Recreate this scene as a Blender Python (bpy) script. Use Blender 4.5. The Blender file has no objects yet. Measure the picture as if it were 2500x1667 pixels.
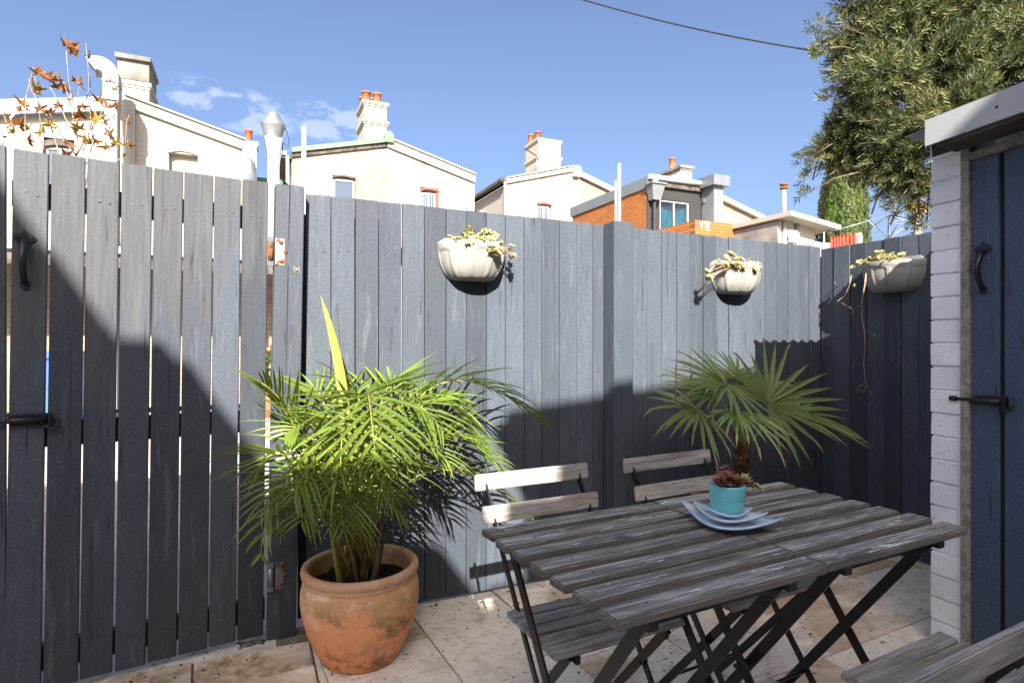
import bpy, bmesh, math, random
from mathutils import Vector, Matrix, noise as mnoise
rnd = random.Random(7)
R = math.radians
sc = bpy.context.scene
col = sc.collection

# ------------------------------------------------------------------ camera
cam = bpy.data.objects.new('camera', bpy.data.cameras.new('camera'))
cam.data.sensor_width = 36.0
cam.data.lens = 20.85
cam.data.clip_start = 0.02
cam.data.clip_end = 3000
cam.location = (0, 0, 1.17)
cam.rotation_euler = (R(90), 0, R(-24))
col.objects.link(cam)
sc.camera = cam

# ------------------------------------------------------------------ sky, sun, exposure
SUN_EL = R(33.5)
SUN_AZ = math.atan2(-0.345, -1.0)            # the sun stands behind the camera, a little to its left
w = bpy.data.worlds.new('World'); sc.world = w; w.use_nodes = True
wt = w.node_tree; wt.nodes.clear()
wo = wt.nodes.new('ShaderNodeOutputWorld'); bg = wt.nodes.new('ShaderNodeBackground')
sky = wt.nodes.new('ShaderNodeTexSky'); sky.sky_type = 'NISHITA'; sky.sun_disc = False
sky.sun_elevation = SUN_EL; sky.sun_rotation = SUN_AZ
sky.altitude = 0; sky.air_density = 0.6; sky.dust_density = 5.0; sky.ozone_density = 2.2
bg.inputs['Strength'].default_value = 0.077
# thin cirrus wisps in the sky itself
tc = wt.nodes.new('ShaderNodeTexCoord')
mp = wt.nodes.new('ShaderNodeMapping'); mp.inputs['Scale'].default_value = (1.0, 1.0, 2.6)
nz = wt.nodes.new('ShaderNodeTexNoise'); nz.inputs['Scale'].default_value = 13.0
nz.inputs['Detail'].default_value = 9; nz.inputs['Roughness'].default_value = 0.62
wt.links.new(tc.outputs['Generated'], mp.inputs['Vector']); wt.links.new(mp.outputs['Vector'], nz.inputs['Vector'])
def wmath(op, a, b=None):
    n = wt.nodes.new('ShaderNodeMath'); n.operation = op
    for i, v in enumerate((a, b)):
        if v is None: continue
        if isinstance(v, (int, float)): n.inputs[i].default_value = v
        else: wt.links.new(v, n.inputs[i])
    return n.outputs[0]
def cloud_at(d, hw, hh, tilt):
    d = Vector(d).normalized(); r = Vector((d.y, -d.x, 0)).normalized(); u = r.cross(d)
    r2 = r*math.cos(tilt) + u*math.sin(tilt); u2 = u*math.cos(tilt) - r*math.sin(tilt)
    acc = None
    for ax, k in ((r2, hw), (u2, hh)):
        dp = wt.nodes.new('ShaderNodeVectorMath'); dp.operation = 'DOT_PRODUCT'
        wt.links.new(tc.outputs['Generated'], dp.inputs[0]); dp.inputs[1].default_value = ax
        q = wmath('POWER', wmath('ABSOLUTE', wmath('MULTIPLY', dp.outputs['Value'], 1.0/k)), 2.0)
        acc = q if acc is None else wmath('ADD', acc, q)
    dp = wt.nodes.new('ShaderNodeVectorMath'); dp.operation = 'DOT_PRODUCT'
    wt.links.new(tc.outputs['Generated'], dp.inputs[0]); dp.inputs[1].default_value = d
    front = wmath('GREATER_THAN', dp.outputs['Value'], 0.0)
    return wmath('MULTIPLY', wmath('MAXIMUM', wmath('SUBTRACT', 1.0, acc), 0.0), front)
clouds = None
for c in (((-0.024, 0.941, 0.338), .098, .034, -.16), ((0.119, 0.935, 0.333), .070, .032, -.05), ((0.349, 0.729, 0.588), .2, .05, .1), ((-.8, .5, .45), .22, .06, .1), ((.9, -.5, .4), .2, .06, 0.0), ((-.6, -.7, .5), .25, .07, .2)):
    q = cloud_at(*c); clouds = q if clouds is None else wmath('MAXIMUM', clouds, q)
cl = wmath('MULTIPLY', wmath('MINIMUM', wmath('MULTIPLY', clouds, 1.6), 1.0), wmath('MULTIPLY', wmath('MAXIMUM', wmath('SUBTRACT', nz.outputs['Fac'], 0.47), 0.0), 5.5))
cl = wmath('MINIMUM', wmath('MULTIPLY', cl, 0.70), 0.27)
mx = wt.nodes.new('ShaderNodeMix'); mx.data_type = 'RGBA'
wb = wt.nodes.new('ShaderNodeMix'); wb.data_type = 'RGBA'; wb.blend_type = 'MULTIPLY'; wb.inputs['Factor'].default_value = 1.0   # the picture's white balance
wt.links.new(sky.outputs['Color'], wb.inputs[6]); wb.inputs[7].default_value = (0.99, 1.0, 1.035, 1)
wt.links.new(cl, mx.inputs['Factor']); wt.links.new(wb.outputs[2], mx.inputs[6]); mx.inputs[7].default_value = (4.3, 4.5, 4.8, 1)
wt.links.new(mx.outputs[2], bg.inputs['Color']); wt.links.new(bg.outputs['Background'], wo.inputs['Surface'])

sl = bpy.data.lights.new('sun', 'SUN'); sl.energy = 5.0; sl.angle = R(0.30); sl.color = (1.0, 0.95, 0.875)
sun = bpy.data.objects.new('sun', sl); col.objects.link(sun)
sun.rotation_euler = Vector((0.345, 1.0, -0.70)).to_track_quat('-Z', 'Y').to_euler()
sun.location = (-3, -9, 8)
vs = sc.view_settings
vs.view_transform = 'Standard'; vs.look = 'None'; vs.gamma = 1; vs.use_curve_mapping = False
vs.exposure = 2.0

# ------------------------------------------------------------------ material helpers
class T:
    def __init__(s, name):
        s.m = bpy.data.materials.new(name); s.m.use_nodes = True
        s.t = s.m.node_tree; s.b = s.t.nodes['Principled BSDF']; s.out = s.t.nodes['Material Output']
        s.tc = s.n('ShaderNodeTexCoord'); s.oi = s.n('ShaderNodeObjectInfo')
        add = s.n('ShaderNodeVectorMath'); add.operation = 'ADD'
        sc_ = s.n('ShaderNodeVectorMath'); sc_.operation = 'SCALE'; sc_.inputs[0].default_value = (31.7, 17.3, 23.9)
        s.l(s.oi.outputs['Random'], sc_.inputs['Scale'])
        s.l(s.tc.outputs['Object'], add.inputs[0]); s.l(sc_.outputs[0], add.inputs[1])
        s.ov = add.outputs[0]                                   # object coordinates, shifted per object
        s.geo = s.n('ShaderNodeNewGeometry'); s.wv = s.geo.outputs['Position']
    def n(s, t): return s.t.nodes.new(t)
    def l(s, a, b): s.t.links.new(a, b)
    def put(s, v, sock):
        if isinstance(v, (int, float)): sock.default_value = v
        elif isinstance(v, tuple): sock.default_value = v if len(v) == 4 or sock.type == 'VECTOR' else v + (1,)
        else: s.l(v, sock)
    def map(s, v, scale=(1, 1, 1), rot=(0, 0, 0), loc=(0, 0, 0)):
        n = s.n('ShaderNodeMapping'); s.l(v, n.inputs['Vector'])
        n.inputs['Scale'].default_value = scale; n.inputs['Rotation'].default_value = rot; n.inputs['Location'].default_value = loc
        return n.outputs[0]
    def noise(s, v, scale, detail=4, rough=.55, dist=0.0):
        n = s.n('ShaderNodeTexNoise'); s.l(v, n.inputs['Vector']); n.inputs['Scale'].default_value = scale
        n.inputs['Detail'].default_value = detail; n.inputs['Roughness'].default_value = rough; n.inputs['Distortion'].default_value = dist
        return n.outputs['Fac']
    def ramp(s, f, stops):
        n = s.n('ShaderNodeValToRGB'); s.l(f, n.inputs[0]); e = n.color_ramp.elements
        while len(e) < len(stops): e.new(.5)
        for i, (p, c) in enumerate(stops):
            e[i].position = p; e[i].color = (c, c, c, 1) if isinstance(c, (int, float)) else (c + (1,) if len(c) == 3 else c)
        return n.outputs[0]
    def mix(s, f, a, b, mode='MIX'):
        n = s.n('ShaderNodeMix'); n.data_type = 'RGBA'; n.blend_type = mode
        s.put(f, n.inputs['Factor']); s.put(a, n.inputs[6]); s.put(b, n.inputs[7]); return n.outputs[2]
    def math(s, op, a, b=None):
        n = s.n('ShaderNodeMath'); n.operation = op; s.put(a, n.inputs[0])
        if b is not None: s.put(b, n.inputs[1])
        return n.outputs[0]
    def sep(s, v):
        n = s.n('ShaderNodeSeparateXYZ'); s.l(v, n.inputs[0]); return n.outputs
    def bump(s, h, strength=.3, dist=.01, prev=None):
        n = s.n('ShaderNodeBump'); s.put(h, n.inputs['Height']); n.inputs['Strength'].default_value = strength; n.inputs['Distance'].default_value = dist
        if prev is not None: s.l(prev, n.inputs['Normal'])
        return n.outputs[0]
    def fin(s, color, rough=.7, normal=None, metal=0.0, spec=.35):
        s.put(color, s.b.inputs['Base Color']); s.put(rough, s.b.inputs['Roughness']); s.put(metal, s.b.inputs['Metallic'])
        s.b.inputs['Specular IOR Level'].default_value = spec
        if normal is not None: s.l(normal, s.b.inputs['Normal'])
        return s.m
    def hue(s, c, lo=.85, hi=1.12):
        k = s.math('ADD', s.math('MULTIPLY', s.oi.outputs['Random'], hi-lo), lo)
        n = s.n('ShaderNodeVectorMath'); n.operation = 'SCALE'; s.put(c, n.inputs[0]); s.put(k, n.inputs['Scale']); return n.outputs[0]

M = {}
def fence_paint(name, c0, c1, weather=0.0, vert=True, sawn=.16):
    t = T(name); v = t.ov
    st = (1, 1, .05) if vert else (.05, 1, 1)
    grain = t.noise(t.map(v, st), 60, 3, .55, .6)
    blot = t.noise(t.map(v, (1, 1, .35)), 7, 4, .6)
    c = t.mix(blot, c0, c1)
    c = t.hue(c, .72, 1.28)
    chip = t.ramp(t.noise(t.map(v, (1, 1, .30)), 38, 4, .6, .3), [(.70, 0.0), (.73, 1.0)])
    drip = t.ramp(t.noise(t.map(v, (1, 1, .03)), 46, 2, .5), [(.60, 0.0), (.68, 1.0)])
    c = t.mix(t.math('MULTIPLY', drip, .25), c, t.mix(.5, c, (.02, .024, .03)))
    c = t.mix(t.math('MULTIPLY', chip, .40), c, (.12, .115, .108))
    wash = t.ramp(t.noise(t.map(v, (1, 1, .10)), 22, 4, .6, 2.2), [(.56, 0.0), (.70, 1.0)])
    c = t.mix(t.math('MULTIPLY', wash, .40), c, (.13, .142, .155))
    fine = t.noise(t.map(v, (1, 1, .55)), 260, 3, .7)
    c = t.mix(t.math('MULTIPLY', t.ramp(fine, [(.34, 1.0), (.56, 0.0)]), .5), c, (.018, .021, .027))
    crack = t.ramp(grain, [(.27, .15), (.38, 1.0)])
    if weather:
        # paint worn off towards the top of the gate: bare grey timber in streaks
        z = t.sep(t.wv)[2]; x = t.sep(t.wv)[0]
        up = t.math('ADD', t.math('MULTIPLY', t.math('SUBTRACT', z, 1.05), 1.0), t.math('MULTIPLY', x, -.55))
        m = t.math('ADD', up, t.math('MULTIPLY', t.math('SUBTRACT', t.noise(t.map(v, (1, 1, .16)), 14, 5, .65), .5), 1.6))
        m = t.ramp(m, [(.25, 0.0), (.62, 1.0)])
        bare = t.mix(grain, (.014, .015, .016), (.112, .112, .113))
        c = t.mix(t.math('MULTIPLY', m, weather), c, bare)
    c = t.mix(t.math('SUBTRACT', 1.0, crack), c, (.016, .018, .021))
    sp = t.ramp(t.noise(v, 210, 2, .5), [(.735, 0.0), (.77, 1.0)])
    c = t.mix(t.math('MULTIPLY', sp, .5), c, (.38, .38, .37))
    knot = t.n('ShaderNodeTexVoronoi'); t.l(t.map(v, (1, 1, .42)), knot.inputs['Vector']); knot.inputs['Scale'].default_value = 5.5
    kn = t.ramp(knot.outputs['Distance'], [(.035, 1.0), (.075, 0.0)])
    rings = t.n('ShaderNodeTexWave'); rings.wave_type = 'RINGS'
    c = t.mix(t.math('MULTIPLY', kn, .5), c, (.024, .027, .03))
    saw = t.n('ShaderNodeTexWave'); saw.wave_type = 'BANDS'; saw.bands_direction = 'Z'
    t.l(t.map(v, (1, 1, 1)), saw.inputs['Vector']); saw.inputs['Scale'].default_value = 13; saw.inputs['Distortion'].default_value = 6.5; saw.inputs['Detail'].default_value = 3; saw.inputs['Detail Scale'].default_value = 1.4
    sawm = t.math('MULTIPLY', t.ramp(saw.outputs['Fac'], [(.0, 0.0), (.12, 1.0)]), t.math('MULTIPLY', t.math('GREATER_THAN', t.oi.outputs['Random'], .55), sawn))
    h = t.math('ADD', t.math('ADD', t.math('MULTIPLY', grain, .5), t.math('MULTIPLY', sawm, .32)), t.math('MULTIPLY', fine, .35))
    b1 = t.bump(h, .6, .0045)
    return t.fin(c, .62, b1, 0, .3)
M['fence'] = fence_paint('fence_paint', (.038, .046, .059), (.069, .080, .096))
M['gate'] = fence_paint('gate_paint', (.037, .045, .058), (.064, .074, .090), .72, True, 0.0)
M['door_blue'] = fence_paint('door_paint', (.054, .077, .130), (.072, .098, .158), 0.0, True, 0.0)

def old_wood(name, dark, mid, light, flake=.5, warm=None, edge=None):
    t = T(name); v = t.ov
    g = t.noise(t.map(v, (.045, 1, 1)), 150, 5, .68, .35)
    g2 = t.noise(t.map(v, (.10, 1, 1)), 26, 5, .6, .8)
    c = t.ramp(g, [(.28, dark), (.50, mid), (.74, light)])
    c = t.mix(t.ramp(g2, [(.42, 0.0), (.62, 1.0)]), c, t.mix(.62, c, dark))
    fl = t.ramp(t.noise(t.map(v, (.20, 1, 1)), 42, 5, .74, .2), [(.60, 0.0), (.635, 1.0)])
    c = t.mix(t.math('MULTIPLY', fl, flake), c, light)
    if warm: c = t.mix(t.ramp(t.noise(t.map(v, (.4, 1, 1)), 5, 3, .5), [(.45, 0.0), (.7, .7)]), c, t.mix(.7, c, warm, 'MULTIPLY'))
    kn = t.n('ShaderNodeTexVoronoi'); t.l(t.map(v, (.5, 1, 1)), kn.inputs['Vector']); kn.inputs['Scale'].default_value = 7
    c = t.mix(t.math('MULTIPLY', t.ramp(kn.outputs['Distance'], [(.05, 1.0), (.12, 0.0)]), .75), c, dark)
    if edge:      # faces that do not point up are a much darker brown
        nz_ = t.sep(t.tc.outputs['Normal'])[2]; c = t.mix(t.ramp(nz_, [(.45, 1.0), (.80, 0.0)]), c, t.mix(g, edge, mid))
    c = t.hue(c, .82, 1.16)
    h = t.math('ADD', t.math('MULTIPLY', g, .7), t.math('MULTIPLY', fl, .35))
    return t.fin(c, .78, t.bump(h, .6, .0035), 0, .25)
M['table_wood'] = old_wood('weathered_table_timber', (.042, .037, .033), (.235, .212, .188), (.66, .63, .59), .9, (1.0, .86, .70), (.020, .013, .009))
M['chair_wood'] = old_wood('weathered_chair_timber', (.14, .125, .11), (.38, .35, .315), (.57, .535, .49), .35, (1.0, .88, .74))

def travertine():
    t = T('travertine'); v = t.ov
    lo = t.noise(t.map(v, (1, 1.6, 1)), 2.4, 4, .6, .4)
    hi = t.noise(t.map(v, (1, 1, 1)), 15, 6, .7)
    c = t.ramp(hi, [(.28, (.64, .53, .40)), (.48, (.88, .765, .61)), (.70, (.94, .86, .73))])
    st = t.ramp(t.math('ADD', lo, t.math('MULTIPLY', t.math('SUBTRACT', t.oi.outputs['Random'], .5), .34)), [(.50, 0.0), (.68, 1.0)])
    c = t.mix(t.math('MULTIPLY', st, .78), c, t.mix(hi, (.34, .215, .12), (.60, .41, .235)))
    gr = t.ramp(t.noise(v, 5.0, 5, .65, 1.0), [(.58, 0.0), (.78, .55)])
    c = t.mix(gr, c, (.24, .20, .165))
    pit = t.ramp(t.noise(t.map(v, (.42, 1, 1), (0, 0, .5)), 74, 4, .62, .6), [(.615, 0.0), (.66, 1.0)])
    c = t.mix(t.math('MULTIPLY', pit, .8), c, (.075, .058, .045))
    c = t.hue(c, .86, 1.06)
    h = t.math('SUBTRACT', t.math('MULTIPLY', hi, .3), pit)
    return t.fin(c, .68, t.bump(h, .6, .003), 0, .3)
M['travertine'] = travertine()
def stained_stone():
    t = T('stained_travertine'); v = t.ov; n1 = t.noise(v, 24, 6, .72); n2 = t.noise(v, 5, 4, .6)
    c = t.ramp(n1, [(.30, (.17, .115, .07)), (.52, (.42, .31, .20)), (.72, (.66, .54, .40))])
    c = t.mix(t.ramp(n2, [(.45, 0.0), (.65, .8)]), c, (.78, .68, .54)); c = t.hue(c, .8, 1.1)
    return t.fin(c, .75, t.bump(n1, .7, .004), 0, .25)
M['stained'] = stained_stone()

def plain(name, c, rough=.6, metal=0.0, spec=.35, var=.12, nscale=12, bump=.15, bscale=120, bdist=.002, hue=None):
    t = T(name); f = t.noise(t.ov, nscale, 5, .6)
    d = tuple(x*(1-var*1.6) for x in c); l_ = tuple(min(1, x*(1+var)) for x in c)
    cc = t.ramp(f, [(.30, d), (.70, l_)])
    if hue: cc = t.hue(cc, *hue)
    return t.fin(cc, rough, t.bump(t.noise(t.ov, bscale, 4, .6), bump, bdist) if bump else None, metal, spec)
M['black_steel'] = plain('black_painted_steel', (.012, .011, .010), .34, 0, .5, .3, 30, .1, 160)
M['black_iron'] = plain('black_iron', (.014, .014, .016), .42, .2, .5, .3, 30, .3, 90)
M['rust'] = plain('rust', (.20, .075, .03), .85, 0, .2, .45, 40, .5, 120)
M['galv'] = plain('galvanised_steel', (.21, .228, .24), .40, .55, .5, .14, 5, .05, 40)
M['galv_paint'] = plain('zinc_painted_sheet', (.145, .16, .167), .45, .15, .4, .06, 3, .05, 30)
M['white_metal'] = plain('white_painted_metal', (.31, .315, .32), .45, 0, .4, .06, 4, .08, 40)
M['white_plastic'] = plain('white_pipe', (.29, .29, .285), .45, 0, .4, .04, 4, 0)
M['concrete'] = plain('concrete', (.52, .47, .40), .9, 0, .2, .28, 14, .6, 90, .004)
M['mortar'] = plain('joint_mortar', (.19, .165, .135), .95, 0, .1, .3, 30, .5, 120, .003)
M['dirt'] = plain('damp_dirt', (.17, .145, .12), .95, 0, .1, .5, 60, .9, 70, .012)
M['soil'] = plain('potting_soil', (.030, .020, .014), .95, 0, .1, .6, 60, 1.0, 60, .02)
M['asphalt'] = plain('lane_surface', (.40, .335, .295), .9, 0, .2, .2, 3, .5, 180, .004)
M['ground'] = plain('bare_ground', (.28, .25, .2), .95, 0, .1, .2, 2, .4, 40)
M['timber_raw'] = old_wood('bare_grey_timber', (.10, .085, .07), (.26, .225, .19), (.40, .36, .31), .2)
M['dark_timber'] = plain('old_dark_timber', (.085, .07, .058), .85, 0, .2, .5, 6, .3, 50)
M['screw'] = plain('dull_screw', (.10, .105, .115), .5, .3, .4, .3, 60, 0)
M['rail'] = plain('dark_rail', (.030, .032, .036), .8, 0, .2, .3, 10, .2, 60)

def painted_brick():
    t = T('white_painted_brick'); v = t.ov
    f = t.noise(v, 9, 4, .6)
    c = t.ramp(f, [(.3, (.76, .755, .76)), (.7, (.86, .855, .85))])
    pits = t.ramp(t.noise(v, 62, 4, .6), [(.66, 0.0), (.71, 1.0)])
    c = t.mix(t.math('MULTIPLY', pits, .4), c, (.28, .27, .27)); c = t.hue(c, .92, 1.05)
    h = t.math('SUBTRACT', t.noise(v, 30, 6, .75), pits)
    return t.fin(c, .62, t.bump(h, .9, .008), 0, .3)
M['brick_white'] = painted_brick()

def cream_wall(name, c0, c1, peel=0.0, brick=True, dirt=.25, streaks=()):
    t = T(name); v = t.wv
    f = t.noise(v, .9, 5, .6)
    c = t.mix(f, c0, c1)
    str_ = t.ramp(t.noise(t.map(v, (1, 1, .12)), 1.7, 4, .6), [(.56, 0.0), (.80, 1.0)])
    c = t.mix(t.math('MULTIPLY', str_, dirt), c, (.17, .125, .08))
    for sx0, sw in streaks:
        xx = t.math('SUBTRACT', t.sep(v)[0], sx0); g_ = t.math('POWER', 2.718, t.math('MULTIPLY', t.math('MULTIPLY', xx, xx), -1.0/(sw*sw)))
        c = t.mix(t.math('MULTIPLY', g_, t.math('MULTIPLY', t.noise(t.map(v, (3, 1, .3)), 4, 4, .7), .9)), c, (.16, .10, .045))
    nrm = None
    if brick or peel:
        bt = t.n('ShaderNodeTexBrick'); t.l(t.map(v, (1, 1, 1), (R(90), 0, 0)), bt.inputs['Vector'])
        bt.inputs['Scale'].default_value = 1.0; bt.inputs['Brick Width'].default_value = .24; bt.inputs['Row Height'].default_value = .086
        bt.inputs['Mortar Size'].default_value = .009; bt.inputs['Mortar Smooth'].default_value = .4
        nrm = t.bump(t.math('SUBTRACT', 1.0, bt.outputs['Fac']), .55, .012)
        c = t.mix(t.math('MULTIPLY', bt.outputs['Fac'], .16), c, t.mix(.5, c, (.2, .16, .12)))
    if peel:
        pz = t.noise(t.map(v, (1, 1, 2.2)), 5.0, 7, .72, .7)
        area = t.noise(v, .55, 2, .5)
        m = t.ramp(t.math('ADD', pz, t.math('MULTIPLY', t.math('SUBTRACT', area, .5), .45)), [(.47, 0.0), (.56, 1.0)])
        c = t.mix(t.math('MULTIPLY', m, peel), c, (.135, .105, .078))
    return t.fin(c, .8, nrm, 0, .2)
M['cream'] = cream_wall('cream_painted_wall', (.315, .280, .222), (.335, .30, .243), 0, True, .22)
M['cream_clean'] = cream_wall('cream_render', (.30, .276, .228), (.33, .305, .255), 0, False, .28)
M['peel'] = cream_wall('peeling_limewashed_brick', (.29, .262, .214), (.325, .292, .243), .8, True, .2)
M['pink_cream'] = cream_wall('pale_painted_brick', (.305, .27, .232), (.33, .292, .255), 0, True, .22, ((5.302, .13), (12.231, .14)))

def brick_wall(name, brick1, brick2, mortar, axis, bw=.24, rh=.086, ms=.010):
    t = T(name); v = t.map(t.wv, (1, 1, 1), (R(90), 0, 0)) if axis == 'Y' else t.map(t.map(t.wv, (1, 1, 1), (0, 0, R(90))), (1, 1, 1), (R(90), 0, 0))
    bt = t.n('ShaderNodeTexBrick'); t.l(v, bt.inputs['Vector'])
    bt.inputs['Scale'].default_value = 1.0; bt.inputs['Brick Width'].default_value = bw; bt.inputs['Row Height'].default_value = rh
    bt.inputs['Mortar Size'].default_value = ms; bt.inputs['Mortar Smooth'].default_value = .15; bt.inputs['Bias'].default_value = 0
    bt.inputs['Color1'].default_value = brick1 + (1,); bt.inputs['Color2'].default_value = brick2 + (1,); bt.inputs['Mortar'].default_value = mortar + (1,)
    c = t.mix(t.math('MULTIPLY', t.ramp(t.noise(t.wv, 3, 5, .65), [(.5, 0.0), (.75, 1.0)]), .3), bt.outputs['Color'], mortar)
    return t.fin(c, .85, t.bump(t.math('SUBTRACT', 1.0, bt.outputs['Fac']), .6, .012), 0, .15)
ORG = ((.36, .13, .038), (.27, .092, .027), (.13, .065, .032))
M['brick_orange_x'] = brick_wall('orange_brick_side', *ORG, 'X')
M['brick_orange_y'] = brick_wall('orange_brick_front', *ORG, 'Y')
M['brick_buff'] = brick_wall('buff_brick', (.26, .205, .145), (.19, .14, .098), (.28, .24, .19), 'Y')
M['charcoal'] = cream_wall('charcoal_painted_brick', (.024, .023, .024), (.032, .031, .032), 0, True, 0)
M['grey_render'] = plain('grey_cement_render', (.20, .185, .17), .9, 0, .2, .3, 1.5, .2, 20)
M['chimney_grey'] = plain('weathered_cement', (.165, .157, .138), .92, 0, .15, .30, 2.2, .4, 20, .01)
M['chimney_flaky'] = cream_wall('flaking_render', (.46, .44, .39), (.52, .49, .43), .7, False, .2)
M['pot_clay'] = plain('chimney_pot_clay', (.34, .105, .045), .8, 0, .2, .18, 4, .1, 30, .01, (.85, 1.1))
M['green_tin'] = plain('green_painted_tin', (.105, .18, .105), .5, 0, .3, .12, 3, 0)
M['green_dark'] = plain('dark_green_gutter', (.03, .10, .055), .5, 0, .3, .1, 3, 0)
M['gutter_grey'] = plain('grey_gutter', (.36, .36, .355), .45, .2, .4, .12, 4, 0)
M['red_paint'] = plain('red_painted_timber', (.50, .055, .040), .6, 0, .3, .15, 5, .05, 40, .002, (.8, 1.1))
M['maroon'] = plain('maroon_trim', (.20, .055, .040), .6, 0, .3, .15, 5, 0)
M['blue_bin'] = plain('blue_plastic', (.05, .11, .30), .45, 0, .4, .08, 5, 0)
M['roof_tin'] = plain('corrugated_roof_sheet', (.34, .35, .345), .5, .2, .4, .1, 3, 0)
M['planter'] = plain('stone_coloured_plastic', (.255, .243, .218), .6, 0, .35, .13, 9, .06, 200)
M['terracotta_plain'] = plain('terracotta_plain', (.42, .17, .09), .8, 0, .2, .2, 8, .3, 60)
M['curtain'] = plain('teal_curtain', (.014, .085, .110), .85, 0, .2, .15, 4, 0)

def glass(name, c=(.055, .075, .105)):
    t = T(name); return t.fin(c, .08, None, 0, .35)
M['glass'] = glass('window_glass')
M['glass_clear'] = None
def clear_glass():
    t = T('thin_clear_pane'); tr = t.n('ShaderNodeBsdfTransparent'); tr.inputs[0].default_value = (.86, .9, .92, 1)
    gl = t.n('ShaderNodeBsdfGlossy'); gl.inputs['Roughness'].default_value = .03
    fr = t.n('ShaderNodeFresnel'); fr.inputs[0].default_value = 1.45
    mx_ = t.n('ShaderNodeMixShader'); t.l(fr.outputs[0], mx_.inputs[0]); t.l(tr.outputs[0], mx_.inputs[1]); t.l(gl.outputs[0], mx_.inputs[2]); t.l(mx_.outputs[0], t.out.inputs['Surface'])
    return t.m
M['glass_clear'] = clear_glass()

def terracotta():
    t = T('old_terracotta'); v = t.tc.outputs['Object']; z = t.sep(v)[2]
    n1 = t.noise(v, 9, 6, .65, .4); n2 = t.noise(v, 3.2, 4, .6)
    c = t.mix(n1, (.66, .25, .10), (.86, .40, .20))
    def band(lo, mid, hi, amp):
        zz = t.math('ADD', z, t.math('MULTIPLY', t.math('SUBTRACT', n2, .5), amp))
        return t.ramp(t.math('MULTIPLY', zz, 2.0), [(lo*2, 0.0), (mid*2, 1.0), (hi*2, 0.0)])
    bloom = t.math('MULTIPLY', t.ramp(t.math('MULTIPLY', t.math('ADD', z, t.math('MULTIPLY', t.math('SUBTRACT', n2, .5), .22)), 2.0), [(.38, 0.0), (.46, 1.0)]), .55)
    c = t.mix(bloom, c, t.mix(n1, (.36, .215, .10), (.74, .50, .28)))
    al = t.math('MULTIPLY', band(.165, .195, .30, .30), t.ramp(t.noise(v, 13, 5, .68), [(.44, 0.0), (.62, 1.0)]))
    c = t.mix(t.math('MULTIPLY', al, .85), c, t.mix(n1, (.035, .040, .012), (.19, .17, .05)))
    fo = t.math('MULTIPLY', t.ramp(z, [(.0, 1.0), (.085, .55), (.16, 0.0)]), t.ramp(t.noise(v, 17, 5, .65), [(.46, 0.0), (.60, 1.0)]))
    c = t.mix(t.math('MULTIPLY', fo, .8), c, (.030, .020, .016))
    salt = t.math('MULTIPLY', t.ramp(t.noise(t.map(v, (1, 1, 1.8)), 7.5, 6, .72, .6), [(.52, 0.0), (.66, 1.0)]), t.ramp(z, [(.12, .15), (.30, .75)]))
    c = t.mix(salt, c, (.80, .66, .50))
    scr = t.ramp(t.noise(t.map(v, (1, 1, .2)), 48, 4, .7), [(.63, 0.0), (.69, .5)])
    c = t.mix(scr, c, (.36, .17, .09))
    dots = t.ramp(t.noise(v, 62, 2, .5), [(.70, 0.0), (.74, 1.0)])
    c = t.mix(t.math('MULTIPLY', dots, .7), c, (.06, .03, .02))
    rim = t.math('MULTIPLY', t.ramp(z, [(.30, 0.0), (.32, 1.0)]), t.ramp(t.noise(v, 6, 4, .6), [(.42, 0.0), (.62, .6)]))
    c = t.mix(rim, c, (.50, .33, .235))
    return t.fin(c, .82, t.bump(t.noise(v, 70, 5, .65), .35, .004), 0, .2)
M['terracotta'] = terracotta()

def leafmat(name, c0, c1, trans=.45, tip=None, gloss=.38, scale=9):
    t = T(name); f = t.noise(t.ov, scale, 3, .6)
    c = t.mix(f, c0, c1); c = t.hue(c, .68, 1.28)
    t.fin(c, gloss, None, 0, .45)
    tr = t.n('ShaderNodeBsdfTranslucent'); n = t.n('ShaderNodeVectorMath'); n.operation = 'MULTIPLY'; t.put(c, n.inputs[0]); n.inputs[1].default_value = (1.25, 1.15, .55); t.l(n.outputs[0], tr.inputs[0])
    mx_ = t.n('ShaderNodeMixShader'); mx_.inputs[0].default_value = trans
    t.l(t.b.outputs[0], mx_.inputs[1]); t.l(tr.outputs[0], mx_.inputs[2]); t.l(mx_.outputs[0], t.out.inputs['Surface'])
    return t.m
M['palm_leaf'] = leafmat('palm_leaf', (.080, .140, .020), (.23, .30, .050), .36)
M['spear_leaf'] = leafmat('young_spear_leaf', (.40, .46, .10), (.48, .52, .14), .45)
M['palm_stem'] = leafmat('palm_rachis', (.30, .30, .045), (.42, .36, .06), .15)
M['palm_cane'] = plain('palm_cane', (.14, .095, .055), .8, 0, .2, .4, 25, .4, 60)
M['fan_leaf'] = leafmat('fan_palm_leaf', (.15, .225, .062), (.25, .32, .11), .32)
M['dry_leaf'] = leafmat('dry_leaf_tip', (.36, .20, .10), (.50, .33, .19), .3)
M['fibre'] = plain('trunk_fibre', (.14, .075, .035), .9, 0, .1, .5, 40, .9, 50, .01)
M['succ_cream'] = leafmat('succulent_cream_edge', (.44, .38, .17), (.54, .47, .25), .25, None, .5)
M['succ_green'] = leafmat('succulent_green_middle', (.20, .25, .07), (.29, .32, .115), .2, None, .5)
M['succ_stem'] = plain('succulent_stem', (.36, .24, .17), .8, 0, .2, .3, 30, .2, 60)
M['succ_red'] = leafmat('red_sedum', (.20, .062, .05), (.34, .15, .105), .2, None, .45)
M['succ_jade'] = leafmat('green_sedum', (.24, .30, .08), (.38, .44, .15), .25, None, .45)
M['maple'] = leafmat('autumn_leaf', (.15, .045, .016), (.25, .10, .020), .4)
M['maple_y'] = leafmat('autumn_leaf_yellow', (.24, .14, .022), (.17, .14, .03), .4)
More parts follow.
